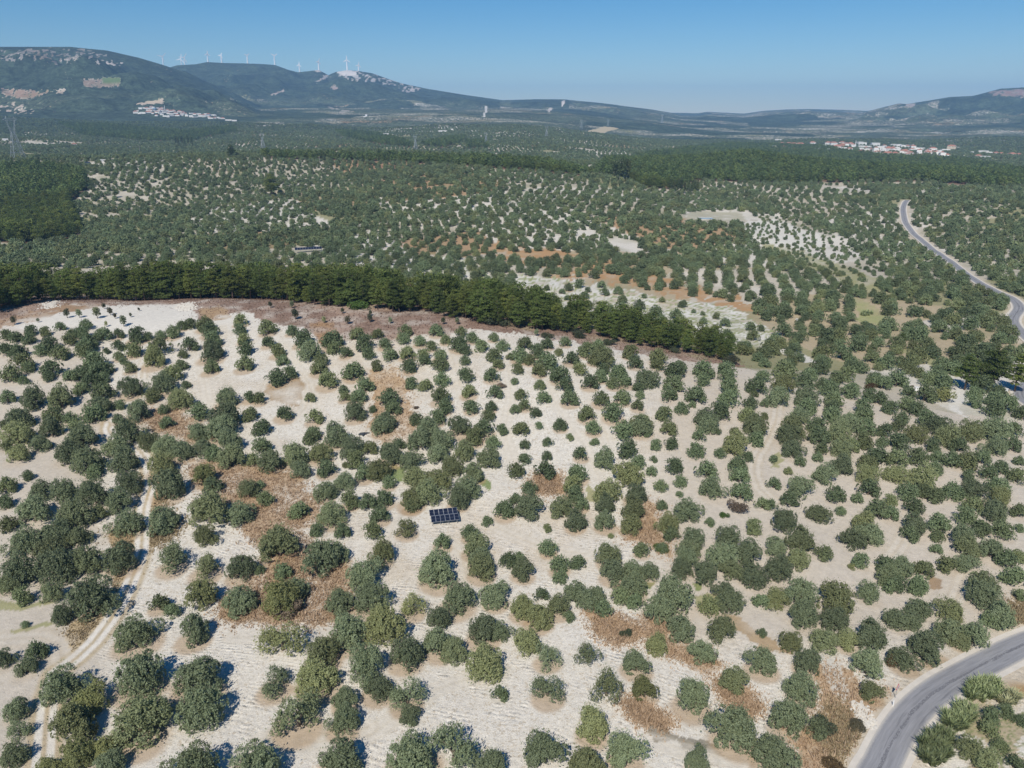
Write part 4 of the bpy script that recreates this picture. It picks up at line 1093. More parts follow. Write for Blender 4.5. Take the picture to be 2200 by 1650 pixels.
# ---------------------------------------------------------------- pines
BELT = [(-30,676),(60,655),(150,645),(240,636),(300,647),(430,638),(520,634),(560,636),(650,652),(720,662),(800,662),(850,674),(900,670),(960,682),(1050,697),(1150,712),(1250,717),(1330,737),(1400,747),(1450,754),(1500,764),(1555,776)]
BW = [hit(x, y)[:2] for x, y in BELT]
BW = [(x * 266 / y, 266.0) if y > 266 else (x, y) for x, y in BW]
BC = curve(None, 1.0, BW)
Tn = np.gradient(BC, axis=0); Tn /= np.linalg.norm(Tn, axis=1)[:, None]
Nb = np.stack([-Tn[:, 1], Tn[:, 0]], -1)
seg = np.concatenate([[0], np.cumsum(np.linalg.norm(np.diff(BC, axis=0), axis=1))])
print('belt length', seg[-1])
belt = []
for row in range(9):
    s_ = 1.0 + 2 * random.random()
    while s_ < seg[-1]:
        f = s_ / seg[-1]
        thick = np.interp(f, [0, .5, .75, .92, 1], [1, 1, .75, .55, .3])
        if row * 4.4 <= thick * 36:
            i = int(np.searchsorted(seg, s_)); i = min(i, len(BC) - 1)
            o_ = row * 4.4 + random.uniform(-1.6, 1.6) + 1.5
            X, Y = BC[i] + Nb[i] * o_ + Tn[i] * random.uniform(-1, 1)
            belt.append((float(X), float(Y), row, f))
        s_ += random.uniform(3.1, 4.9) * np.interp(f, [0, .7, 1], [1.1, 1, .8])
belt.sort(key=lambda q: q[2])
rear = belt[262:]; belt = belt[:262]
print('belt pines', len(belt), len(rear))
ROWN = ['front edge', 'second row', 'middle row', 'fourth row', 'rear edge']
for X, Y, row, f in belt:
    Z = float(terrain(X, Y)); i = random.randrange(len(PI))
    ht = np.interp(f, [0, .1, .3, .6, 1], [10.2, 11.8, 12.4, 10.2, 7.6]) * random.choice((random.uniform(.55, .8), random.uniform(.8, 1.08), random.uniform(.9, 1.2)))
    o = plant('pine_tree', PI[i][0], PI[i][1], X, Y, Z - .05, ht, random.uniform(.92, 1.05))
    o.scale.x *= 1.12; o.scale.y *= 1.12
    o.rotation_euler.x = random.gauss(0, .05); o.rotation_euler.y = random.gauss(0, .05)
    wv_ = random.uniform(.85, 1.25); o.scale.x *= wv_; o.scale.y *= wv_
    tag(o, None, 'pine tree', 'pines of the dark belt along the crest')
    qx, qy, _ = project(X, Y, Z + ht * .5)
    THINGS.append((o, float(qx), float(qy), 'pine', (row, ht)))
LONE = [(585, 422, 46, 'large round pine towering alone over the olive groves', 1.7), (2072, 838, 80, 'tall dark pine at the track side of the roadside clump', 1.35),
        (2128, 836, 92, 'broad dark pine in the middle of the roadside clump', 1.5), (2180, 842, 84, 'dark pine of the roadside clump shading the bend', 1.4),
        (1935, 741, 26, 'single small bushy conifer beside the green gully', 1.8), (248, 425, 18, 'small dark conifer alone among pale open groves', 1.7),
        (1010, 446, 18, 'yellowish conifer standing in the middle of the far groves', 1.7), (498, 338, 26, 'dark bushy pine among pale bare strips on the plateau', 1.8)]
for x, y, hp, lab, fat in LONE:
    X, Y, Z = hit(x, y); ht = hp * depth_of(X, Y, Z) / F * 1.05
    o = plant('pine_tree', PI[3][0], PI[3][1], X, Y, Z, ht); o.scale.x *= fat; o.scale.y *= fat
    tag(o, lab, 'pine tree')
    SITES.append((X, Y, ht * .3))

# forests on the plateau edge, the left slope and the far hill
g = np.random.default_rng(5)
fx = g.uniform(-1500, 1500, 330000); fy = g.uniform(380, 2300, 330000)
q = np.abs(np.arctan2(fx, fy)) < R(39)
fx, fy = fx[q], fy[q]
cell = np.where(np.hypot(fx, fy) < 700, 4.6, np.where(np.hypot(fx, fy) < 1250, 4.6, 7.5))
key = np.floor(fx / cell).astype(np.int64) * 100003 + np.floor(fy / cell).astype(np.int64) + (cell > 5) * 10 ** 12
_, un = np.unique(key, return_index=True)
fx, fy = fx[un], fy[un]; fz = terrain(fx, fy)
q = forest_mask(*project(fx, fy, fz)[:2])
fx, fy, fz = fx[q], fy[q], fz[q]
fd = np.hypot(fx, fy)
fs = np.where(fd < 620, 11.0, 8.2) * g.uniform(.75, 1.2, len(fx))
nr = np.nonzero(fd < 560)[0]
nr = nr[np.argsort(fd[nr])][:30]
for i in nr:
    j = random.randrange(len(PI))
    o = plant('pine_tree', PI[j][0], PI[j][1], fx[i], fy[i], fz[i] - .05, fs[i]); o.scale.x *= 1.25; o.scale.y *= 1.25
    tag(o, None, 'pine tree', 'pines of the dark wood on the slope left of the groves')
    qx, qy, _ = project(fx[i], fy[i], fz[i] + fs[i] * .5)
    THINGS.append((o, float(qx), float(qy), 'woodpine', (0, fs[i])))
rest = np.setdiff1d(np.arange(len(fx)), nr)
ra = np.array([[q[0], q[1], q[3]] for q in rear])
rp = np.stack([ra[:, 0], ra[:, 1], terrain(ra[:, 0], ra[:, 1]) - .05], -1)
rh = np.interp(ra[:, 3] if ra.shape[1] > 3 else ra[:, 2], [0, .1, .3, .6, 1], [10.2, 11.8, 12.4, 10.2, 7.6]) * g.uniform(.8, 1.15, len(ra))
fp = np.concatenate([np.stack([fx, fy, fz - .05], -1)[rest], rp])
fk = np.concatenate([np.where(fd[rest] < 800, g.integers(0, 4, len(rest)), g.integers(4, 7, len(rest))), g.integers(0, 4, len(ra))])
forest = scatter('pine_forest', fp, fk, g.random(len(fp)) * 6.28, np.concatenate([fs[rest] * 1.15, rh * 1.1]), LIBP)
tag(forest, 'dark green pine woods on the far hill and plateau edge', 'pine forest', kind='stuff')
print('forest', len(rest))
# ---------------------------------------------------------------- poplars, saplings, bushes, reeds
pl = [(0.02 * math.cos(i * 2.4) * (1 + i % 3), .02 * math.sin(i * 2.4) * (1 + i % 3), .28 + i * .05, .075 * (1 - abs(i - 6) / 14)) for i in range(14)]
POPC = mesh_np('poplar_crown', *leaf_cloud(700, pl, 420, .07, .045, up=.8), None, (M_POP,)) if False else None
Vp, Qp, Tp = leaf_cloud(700, pl, 420, .07, .045, up=.8)
POPC = mesh_np('poplar_crown', Vp, Qp, None, (M_POP,), attrs=(('tint', 'FLOAT', Tp),))
b = MB(); b.tube((0, 0, -.02), (0, 0, .6), .014, .009, 6); b.tube((0, 0, .6), (0, 0, .97), .009, .002, 6)
POPT = b.mesh('poplar_trunk', (M_POPB,), True)
POPS = [('of the slim pale-stemmed stand at the pine hill foot', [(1318,386),(1323,388),(1327,387),(1331,390),(1336,389),(1340,391),(1345,390),(1350,388)], 44),
        ('of the leafy poplar stand on the open valley floor', [(1441,411),(1448,413),(1457,414),(1463,412),(1470,416),(1478,414),(1485,417),(1491,415),(1497,417)], 30),
        ('of the tall bare-stemmed stand beyond the plateau', [(379,313),(384,315),(392,314),(398,316),(405,314),(413,316)], 24)]
ORD = ['first', 'second', 'third', 'fourth', 'fifth', 'sixth', 'seventh', 'eighth', 'ninth', 'tenth', 'eleventh', 'twelfth', 'thirteenth', 'fourteenth', 'fifteenth', 'sixteenth', 'seventeenth', 'eighteenth', 'nineteenth', 'twentieth']
for nm, ps, hp in POPS:
    for i, (x, y) in enumerate(ps):
        X, Y, Z = hit(x, y); ht = hp * depth_of(X, Y, Z) / F * random.uniform(.85, 1.1)
        o = plant('poplar_tree', POPC, POPT, X, Y, Z, ht)
        tag(o, '%s poplar from the left %s' % (ORD[i], nm), 'poplar', 'poplars ' + nm)

SAPM = []
for i in range(3):
    lb = [(.1 * math.cos(a * 2.1), .1 * math.sin(a * 2.1), .35 + .07 * a, .2) for a in range(6)]
    V, Q, T = leaf_cloud(720 + i, lb, 420, .13, .06)
    SAPM.append(mesh_np('sapling_crown', V, Q, None, (M_SCRUB if i else M_OLIVE,), attrs=(('tint', 'FLOAT', T),)))
b = MB(); b.tube((0, 0, -.03), (0, 0, .5), .03, .015, 5); SAPT = b.mesh('sapling_trunk', (M_BARK,), True)
for x, y, wp in SAPLINGS:
    X, Y, Z = hit(x, y + wp * .35); dm = wp * 1.25 * depth_of(X, Y, Z) / F
    o = plant('sapling', SAPM[random.randrange(3)], SAPT, X, Y, Z, dm, 1.15)
    tag(o, None, 'sapling', 'saplings dotted over the bare crest')
    THINGS.append((o, x, y, 'sapling', (dm,)))

def bush(px_, py_, wpx, mat, label, cat='bush', seed=0, name='bush', zs=.75, n=2200):
    X, Y, Z = hit(px_, py_ + wpx * .15); dm = wpx * depth_of(X, Y, Z) / F
    g_ = np.random.default_rng(seed + 800)
    lb = [(g_.uniform(-.3, .3), g_.uniform(-.3, .3), g_.uniform(.12, .42), g_.uniform(.14, .24)) for _ in range(9)]
    V, Q, T = leaf_cloud(seed + 810, lb, n, .07, .03, sprig=.2)
    root = link(name, None, None, (X, Y, Z), 0, (dm, dm, dm * zs))
    link('foliage', mesh_np(name + '_foliage', V, Q, None, (mat,), attrs=(('tint', 'FLOAT', T),)), root)
    b_ = MB()
    for L in lb: b_.tube((0, 0, -.02), L[:3], .02, .006, 4, cap=False)
    link('stems', b_.mesh(name + '_stems', (M_BARK,)), root)
    return tag(root, label, cat)
bush(1343, 1357, 31, M_SCRUB, 'small dark bush alone on the tan dry-grass bank', seed=1)
bush(1556, 1107, 22, M_GRN, 'bright green bush touching the pale half-dry olive', seed=2)
bush(1583, 1092, 44, M_DRY, 'pale grey half-dry olive beside the bright green bush', 'olive tree', seed=3, name='olive_tree', zs=.85)
bush(622, 1310, 70, M_DRY, 'dead grey thorn bush in the brown scrub patch', seed=4)
bush(1920, 1420, 40, M_RUST, 'rust-brown dying bush beside the roadside olives', seed=5, zs=1.1)
bush(1422, 1176, 32, M_GRN, 'low green bush beside the tan dry-grass strip', seed=6)
bush(1830, 1218, 20, M_YEL, 'low yellow-green bush touching a small olive on bare soil', seed=7)
bush(1960, 830, 9, M_RUST, 'small orange-brown bush in the dense valley groves', seed=8)
bush(2030, 855, 55, M_YEL, 'olive-green thicket beside the pale dirt lane by the gully', seed=9, zs=.9)
bush(1866, 832, 30, M_RUST, 'orange-tinted shrub among dark olives in the dip', seed=10)
bush(1700, 718, 18, M_RUST, 'reddish-brown dead shrub near the white bare strip', seed=11)
bush(1605, 755, 32, M_YEL, 'yellow-green shrub at the end of the pine belt', seed=12)
bush(1568, 775, 40, M_SCRUB, 'grey-green shrub below the end of the pine belt', seed=13)
bush(1770, 1560, 60, M_SCRUB, 'loose grey-green scrub on the brown slope above the road', seed=14)
bush(1838, 1560, 44, M_SCRUB, 'low sage bush beside the grey rock face above the road', seed=15, zs=.45)
bush(1790, 1640, 60, M_RUST, 'brown scrub thicket at the picture foot above the road', seed=16, zs=.5)
bush(895, 875, 16, M_DRY, 'grey dead bush in the tan grass hollow', seed=17, zs=.5)
bush(1075, 827, 26, M_DRY, 'grey dead bush leaning on an olive in a lane', seed=18, zs=.6)
for i, (x, y, wp, lb_) in enumerate([(1310, 735, 34, 'dark bush at the belt front below the white hillside'), (1245, 718, 40, 'reddish-dark bush at the belt front'), (1175, 722, 30, 'rounded green bush at the belt front'), (1070, 688, 60, 'long low dark shrub at the belt front'), (1020, 672, 45, 'low dark shrub under the crest pines'), (770, 655, 50, 'bright green shrub under the crest pines'), (1450, 752, 30, 'small dark shrub near the belt end'), (2005, 1640, 10, 'tiny green weed bush beside the reeds')]):
    bush(x, y, wp, M_SCRUB if i != 5 else M_GRN, lb_, seed=30 + i, zs=.6)

def reeds(px_, py_, wpx, tufts, label, seed, turn=.9):
    X, Y, Z = hit(px_, py_ + wpx * .22); r = wpx * depth_of(X, Y, Z) / F * .5
    dd_ = np.hypot(ROAD_C[:, 0] - X, ROAD_C[:, 1] - Y); i_ = min(int(np.argmin(dd_)), len(ROAD_C) - 3)
    if dd_[i_] < 25: turn = math.atan2(ROAD_C[i_ + 2, 1] - ROAD_C[i_, 1], ROAD_C[i_ + 2, 0] - ROAD_C[i_, 0])
    g_ = np.random.default_rng(seed)
    nb = 42; n = tufts * nb
    a = g_.random(tufts) * 6.28; q = np.sqrt(g_.random(tufts))
    tx, ty = np.cos(a) * q * r * 1.35, np.sin(a) * q * r * .6
    tx, ty = tx * math.cos(turn) - ty * math.sin(turn), tx * math.sin(turn) + ty * math.cos(turn)
    th = g_.uniform(.8, 2.2, tufts); tt = g_.random(tufts)
    rep = lambda v: np.repeat(v, nb)
    la = g_.random(n) * 6.28; sp_ = g_.random(n) ** .7
    bx = rep(tx) + np.cos(la) * .12 * sp_; by = rep(ty) + np.sin(la) * .12 * sp_
    bz = terrain(X + bx, Y + by) - Z
    h = rep(th) * g_.uniform(.6, 1.1, n) * (1 - .3 * sp_)
    ln = sp_ * .75 * h
    D_ = np.stack([np.cos(la) * ln, np.sin(la) * ln], -1)
    B = np.stack([bx, by, bz - .05], -1)
    M_ = B + np.stack([D_[:, 0] * .4, D_[:, 1] * .4, h * .7], -1); E = B + np.stack([D_[:, 0] * 1.15, D_[:, 1] * 1.15, h * .95], -1)
    W = np.stack([-np.sin(la) * .05, np.cos(la) * .05, la * 0], -1)
    V = np.stack([B - W, B + W, M_ + W * 1.2, M_ - W * 1.2, E + W * .3, E - W * .3], 1).reshape(-1, 3)
    o6 = np.arange(n)[:, None] * 6
    Q = np.concatenate([o6 + [0, 1, 2, 3], o6 + [3, 2, 4, 5]])
    root = link('reed_clump', None, None, (X, Y, Z))
    link('blades', mesh_np('reed_blades', V, Q, None, (M_REED,), attrs=(('tint', 'FLOAT', np.repeat(np.clip(.6 * rep(tt) + .4 * g_.random(n), 0, 1), 6)),)), root)
    tag(root, label, 'reeds', 'reeds between the paved road and the lower grove')
reeds(2110, 1470, 80, 75, 'pale green reed clump topmost along the road bend', 1)
reeds(2062, 1530, 74, 70, 'middle reed clump of the three beside the road bend', 2)
reeds(2010, 1590, 88, 95, 'largest reed clump lowest beside the road bend', 3)
reeds(2165, 1500, 40, 22, 'small reed tuft behind the reed row near rusty grass', 4)
reeds(1862, 668, 34, 22, 'tall yellow-green reeds in the gully of the valley floor', 5)

# ---------------------------------------------------------------- dry grass, clods, rubble
def grass(name, polys, n, cols, hmax, label, seed):
    g_ = np.random.default_rng(seed); pts = []
    per = n // len(polys)
    for poly in polys:
        p = np.array(poly, float); x0, y0 = p.min(0); x1, y1 = p.max(0)
        qx = g_.uniform(x0, x1, per * 3); qy = g_.uniform(y0, y1, per * 3)
        # even spread on the ground: take vertices of the ground sheet inside the patch
        m = in_poly(px, py, poly) & front
        i = np.nonzero(m)[0]
        if not len(i): continue
        i = i[dr[i] > 3.9]
        if not len(i): continue
        c = g_.choice(i, per); sp_ = GD[c] * .012
        pts.append(np.stack([GX[c] + g_.normal(size=per) * sp_, GY[c] + g_.normal(size=per) * sp_], -1))
    P = np.concatenate(pts)
    ok_ = dist_to(ROAD_C, P[:, 0], P[:, 1]) > 3.4
    for C_k, hf_, wd_ in TRACKS[:4]: ok_ &= dist_to(C_k, P[:, 0], P[:, 1]) > 1.5
    P = P[ok_]; N_ = len(P)
    Z = terrain(P[:, 0], P[:, 1])
    tall = g_.random(N_) < .10
    V = []; Q = []; T = []
    for k in range(3):
        a = g_.random(N_) * 6.28; h = hmax * g_.uniform(.4, 1, N_) * np.where(tall, 2.3, 1); ln = g_.uniform(.2, .9, N_) * h
        B = np.stack([P[:, 0] + g_.normal(size=N_) * .15, P[:, 1] + g_.normal(size=N_) * .15, Z - .03], -1)
        E = B + np.stack([np.cos(a) * ln, np.sin(a) * ln, h], -1)
        W = np.stack([-np.sin(a) * .10, np.cos(a) * .10, a * 0], -1)
        V.append(np.stack([B - W, B + W, E], 1).reshape(-1, 3)); T.append(np.repeat(g_.random(N_), 3))
    V = np.concatenate(V); T = np.concatenate(T)
    o = link(name, mesh_np(name, V, None, np.arange(len(V)).reshape(-1, 3), (leaf_mat(name + '_blades', *cols),), attrs=(('tint', 'FLOAT', T),)))
    tag(o, label, 'grass', kind='stuff')
TANS = [p for p, c, a_, m in PATCH if c in (TAN, BROWN) and m == 1]
STRW = [p for p, c, a_, m in PATCH if c == STRAW or c == (.42, .32, .19)]
grass('dry_grass', TANS + TANS[:1] * 6, 30000, ((.41, .285, .18), (.64, .47, .315), (.54, .41, .275)), .36, 'brown dry grass and low scrub between the olives', 3)
grass('straw_grass', STRW, 9000, ((.33, .25, .14), (.55, .44, .27), (.42, .32, .2)), .35, 'straw-coloured grass along the dirt track and road', 4)
LITP = [p for p, c, a_, m in PATCH if m == 2]
grass('pine_litter', LITP, 16000, ((.13, .078, .058), (.26, .17, .125), (.34, .28, .24)), .35, 'reddish litter and brushwood under the crest pines', 5)

def clods(name, n, sel, smin, smax, mat, label, seed):
    g_ = np.random.default_rng(seed)
    c = g_.choice(sel, n); sp_ = GD[c] * .004
    x = GX[c] + g_.normal(size=n) * sp_; y = GY[c] + g_.normal(size=n) * sp_
    z = terrain(x, y)
    s_ = g_.uniform(smin, smax, n) ** 1.0
    base = np.array([[1, 0, 0], [-.5, .87, 0], [-.5, -.87, 0], [.1, .1, .75]])
    rot = g_.random(n) * 6.28; cr, sr = np.cos(rot), np.sin(rot)
    jit_ = base[None] * (1 + g_.uniform(-.35, .35, (n, 4, 3)))
    V = np.empty((n, 4, 3))
    V[:, :, 0] = (jit_[:, :, 0] * cr[:, None] - jit_[:, :, 1] * sr[:, None]) * s_[:, None] + x[:, None]
    V[:, :, 1] = (jit_[:, :, 0] * sr[:, None] + jit_[:, :, 1] * cr[:, None]) * s_[:, None] + y[:, None]
    V[:, :, 2] = jit_[:, :, 2] * s_[:, None] + z[:, None] - .02
    o4 = np.arange(n)[:, None, None] * 4
    F_ = (o4 + np.array([[0, 1, 3], [1, 2, 3], [2, 0, 3]])[None]).reshape(-1, 3)
    o = link(name, mesh_np(name, V.reshape(-1, 3), None, F_, (mat,)))
    tag(o, label, 'clods', kind='stuff')
M_CLOD = simple_mat('limy_clods', (.62, .58, .51), .95, var=.18, scale=2, spec=.1)
sel = np.nonzero(front & (till > .7) & (py > 860) & (py < 1660) & (px > -20) & (px < 2220) & (dr > 4))[0]
clods('soil_clods', 40000, sel, .04, .14, M_CLOD, 'pale clods strewn over the tilled soil', 8)
def heap(pix, n, seed, label):
    m = np.nonzero(in_poly(px, py, pix) & front)[0]
    clods('rubble', n, m, .2, .55, M_CLOD, label, seed)
heap([(95, 655), (118, 645), (122, 650), (112, 662), (98, 662)], 260, 11, 'heap of pale stones at the foot of the crest pines')
heap([(385, 655), (412, 650), (416, 664), (400, 668), (380, 660)], 420, 12, 'pale rubble along the edge of the bare white field')
heap([(1830, 1512), (1850, 1515), (1875, 1555), (1865, 1565), (1848, 1545)], 300, 13, 'grey broken rock face above the paved road')

# ---------------------------------------------------------------- solar arrays
M_CELL = simple_mat('solar_cells', (.014, .018, .035), .18, var=.1, spec=.6)
M_ALU = simple_mat('aluminium_frame', (.55, .56, .58), .4, metal=.7, var=.05)
M_STEEL = simple_mat('galvanised_steel', (.42, .44, .46), .5, metal=.5, var=.08)
def solar(px_, py_, wpx, rows, cols_, label, rz=0.0, tilt=25, base=.75):
    X, Y, Z = hit(px_, py_); dpt = depth_of(X, Y, Z)
    W_ = wpx * dpt / F; pw = W_ / cols_; ph_ = pw * 1.72
    root = link('solar_array', None, None, (X, Y, Z), rz - math.atan2(X, Y))
    tag(root, label, 'solar panels')
    t = R(tilt); ct, st = math.cos(t), math.sin(t)
    pm = MB()
    pm.box((0, 0, 0), (pw - .03, ph_ - .03, .04), m=0)
    for q in (-1, 1): pm.box((0, q * ph_ * .235, .024), (pw - .11, ph_ * .455, .012), m=1)
    pme = pm.mesh('solar_panel', (M_ALU, M_CELL))
    for r_ in range(rows):
        for c in range(cols_):
            xx = (c - (cols_ - 1) / 2) * pw + (.16 * pw if r_ == 0 and rows > 1 else 0); s_ = (r_ - (rows - 1) / 2) * ph_
            o = link('panel', pme, root, (xx, s_ * ct, base + (s_ + rows * ph_ / 2) * st)); o.rotation_euler = (t, 0, 0)
    fr = MB()
    for r_ in range(rows * 2):
        s_ = (r_ + .5 - rows) * ph_ / 2
        fr.box((0, s_ * ct, base - .07 + (s_ + rows * ph_ / 2) * st), (W_ + .1, .06, .06), rx=t)
    link('rail', fr.mesh('solar_rails', (M_STEEL,)), root)
    for c in range(int(cols_ / 2) + 1):
        xx = (c / max(1, int(cols_ / 2)) - .5) * (W_ - .6)
        for s_ in (-rows * ph_ / 2 + .3, rows * ph_ / 2 - .3):
            b_ = MB(); top = base - .1 + (s_ + rows * ph_ / 2) * st
            b_.tube((xx, s_ * ct, -.3), (xx, s_ * ct, top), .04, .04, 6)
            link('leg', b_.mesh('solar_leg', (M_STEEL,)), root)
    return root
solar(954, 1119, 60, 2, 6, 'two-row solar array standing among the olives on pale soil', rz=.10, tilt=22)
solar(663, 541, 56, 1, 10, 'long single-row solar array behind the crest pine belt', rz=.03, tilt=24, base=1.5)
solar(180, 353, 26, 2, 8, 'far solar array next to a white-roofed shed on the plateau', tilt=18)
solar(1553, 572, 12, 2, 5, 'small dark blue solar array in the grove with bare pale lanes', tilt=18)

# ---------------------------------------------------------------- sign, marker post, tarpaulin, basin
M_RED = simple_mat('sign_red', (.55, .05, .05), .5, var=.03); M_WHT = simple_mat('sign_white', (.8, .8, .79), .5, var=.03); M_BLK = simple_mat('sign_black', (.02, .02, .02), .5)
X, Y, Z = hit(1923, 1500)
sg = link('road_sign', None, None, (X, Y, Z), R(38)); tag(sg, 'triangular red-bordered warning sign on a post above the paved road', 'road sign')
b = MB(); b.tube((0, 0, -.2), (0, 0, 2.3), .035, .035, 8); link('post', b.mesh('sign_post', (M_STEEL,)), sg)
def tri(s_, y0, y1, m, nm, cz=1.95):
    b_ = MB(); h = s_ * .866
    v = [(-s_ / 2, y0, cz - h / 3), (s_ / 2, y0, cz - h / 3), (0, y0, cz + h * 2 / 3)]
    v += [(a, y1, c) for a, _, c in v]
    b_.add(v, [(0, 1, 2), (5, 4, 3), (0, 3, 4, 1), (1, 4, 5, 2), (2, 5, 3, 0)]); return link(nm, b_.mesh('sign_' + nm, (m,)), sg)
tri(1.05, -.04, -.07, M_RED, 'plate'); tri(.70, -.072, -.078, M_WHT, 'panel')
b = MB(); b.box((.05, -.082, 1.82), (.08, .006, .16)); b.box((.0, -.082, 1.93), (.08, .006, .16), 0); b.box((-.03, -.082, 2.04), (.08, .006, .12)); link('symbol', b.mesh('sign_symbol', (M_BLK,)), sg)
X, Y, Z = hit(1918, 1517)
mp = link('marker_post', None, None, (X, Y, Z)); tag(mp, 'short white marker post at the gravel edge below the warning sign', 'marker post')
b = MB(); b.tube((0, 0, -.2), (0, 0, .78), .075, .07, 8); link('post', b.mesh('marker_body', (M_WHT,)), mp)
b = MB(); b.tube((0, 0, .79), (0, 0, .95), .07, .06, 8); link('cap', b.mesh('marker_cap', (M_WHT,)), mp)

X, Y, Z = hit(783, 934); g = np.random.default_rng(3)
tv, tf = [], []
outl = [(-1.1, .2), (-.7, .75), (-.1, .35), (.9, .55), (1.2, .35), (.5, .1), (.1, -.2), (-.25, -.75), (-.5, -.2)]
for i, (a, c) in enumerate(outl): tv.append((a, c, .04 + .06 * (i % 2)))
tv.append((0, .15, .38)); tv.append((-.5, .2, .3))
b = MB(); b.add(tv, [(i, (i + 1) % 9, 9) for i in range(9)]); b.add([(p[0] * .97, p[1] * .97, p[2] - .05) for p in tv], [((i + 1) % 9, i, 9) for i in range(9)])
tp = link('tarpaulin', b.mesh('tarpaulin', (simple_mat('dark_sheet', (.05, .055, .065), .5, var=.1),)), None, (X, Y, Z + .06), .2, 1.35)
tag(tp, 'crumpled dark plastic sheet lying on pale soil beyond the solar array', 'plastic sheet')

X, Y, Z = hit(1512, 470)
b = MB()
for q in (-1, 1):
    b.box((q * 7.2, 0, .25), (.3, 8, .5)); b.box((0, q * 4.15, .25), (14.7, .3, .5))
bs = link('water_basin', None, None, (X, Y, Z)); tag(bs, 'low rectangular irrigation basin with pale blue-green water in the valley', 'basin')
link('rim', b.mesh('basin_rim', (M_SLAB,)), bs)
b = MB(); b.box((0, 0, .15), (14.05, 7.95, .3)); link('water', b.mesh('basin_water', (simple_mat('basin_water', (.13, .19, .20), .15, var=.05, spec=.5),)), bs)
X, Y, Z = hit(693, 458)
b = MB(); b.tube((0, 0, 0), (0, 0, 2.6), 1.3, 1.3, 16); b.tube((0, 0, 2.6), (0, 0, 2.95), 1.3, .4, 16)
wt = link('water_tank', None, None, (X, Y, Z)); tag(wt, 'small blue water tank among the groves behind the long solar array', 'water tank')
link('body', b.mesh('tank_body', (simple_mat('tank_blue', (.10, .20, .38), .5),)), wt)
b = MB(); b.tube((0, 0, 2.95), (0, 0, 3.1), .3, .3, 10); link('lid', b.mesh('tank_lid', (M_STEEL,)), wt)
# white beehive-like boxes seen as specks
for i, (x, y, lb_) in enumerate([(1969, 838, 'small white box between dark olives above the pale dirt lane'), (2160, 841, 'small white box under the roadside pine clump'), (1712, 690, 'small white box in a gap of the dense valley grove')]):
    X, Y, Z = hit(x, y)
    o = link('storage_box', None, None, (X, Y, Z), .4 * i); tag(o, lb_, 'box')
    b = MB(); b.box((0, 0, .4), (1.0, .8, .8)); link('body', b.mesh('box_body', (M_WHT,)), o)
    b = MB(); b.box((0, 0, .86), (1.15, .95, .1)); link('lid', b.mesh('box_lid', (M_SLAB,)), o)

# ---------------------------------------------------------------- wind turbines on the ridge
M_TURB = simple_mat('turbine_white', (.80, .81, .82), .5, var=.02)
def turbine(hx, hy, bx, by, dist, yaw, spin, label, hidden=0.0):
    a = az_of(bx, by); X, Y = math.sin(a) * dist, math.cos(a) * dist; Z = float(terrain(X, Y))
    dpt = depth_of(X, Y, Z)
    zh = CAMZ - slope_of(hx, hy) * dist
    H = max(zh - Z, 40)
    rr = H * .44 if H < 110 else 38
    root = link('wind_turbine', None, None, (X, Y, Z - 1), yaw - a)
    tag(root, label, 'wind turbine', 'wind turbines along the mountain ridge')
    b = MB(); b.tube((0, 0, 0), (0, 0, H), 5.0, 3.4, 14); link('tower', b.mesh('turbine_tower', (M_TURB,)), root)
    b = MB(); b.box((0, 1.5, H + 1.5), (3.6, 10, 3.6)); link('nacelle', b.mesh('turbine_nacelle', (M_TURB,)), root)
    hub = link('hub', None, root, (0, -4.6, H + 1.5)); hub.rotation_euler = (0, spin, 0)
    b = MB(); b.tube((0, 1.4, 0), (0, -2.2, 0), 1.9, .8, 12); hm = link('rotor_hub', b.mesh('turbine_hub', (M_TURB,), True), root, (0, -4.6, H + 1.5))
    bpy.data.objects.remove(hub)
    for k in range(3):
        g_ = spin + k * 2 * math.pi / 3; bl = MB()
        dx, dz = math.sin(g_), math.cos(g_); nx, nz = dz, -dx
        prof = [(0, 2.5), (.12, 5.2), (.3, 4.8), (.7, 3.3), (1, 1.5)]
        vs = []
        for q, c in prof:
            for (s1, s2) in ((-.45, -.25), (.55, -.25), (.55, .25), (-.45, .25)):
                vs.append((dx * q * rr + nx * c * 1.35 * s1, s2 * max(.35, 1.3 * (1 - q)), dz * q * rr + nz * c * 1.35 * s1))
        fs = []
        for i in range(len(prof) - 1):
            o_ = i * 4
            fs += [(o_ + j, o_ + (j + 1) % 4, o_ + 4 + (j + 1) % 4, o_ + 4 + j) for j in range(4)]
        fs += [(3, 2, 1, 0), (16, 17, 18, 19)]
        bl.add(vs, fs)
        link('blade', bl.mesh('turbine_blade', (M_TURB,)), root, (0, -4.6, H + 1.5))
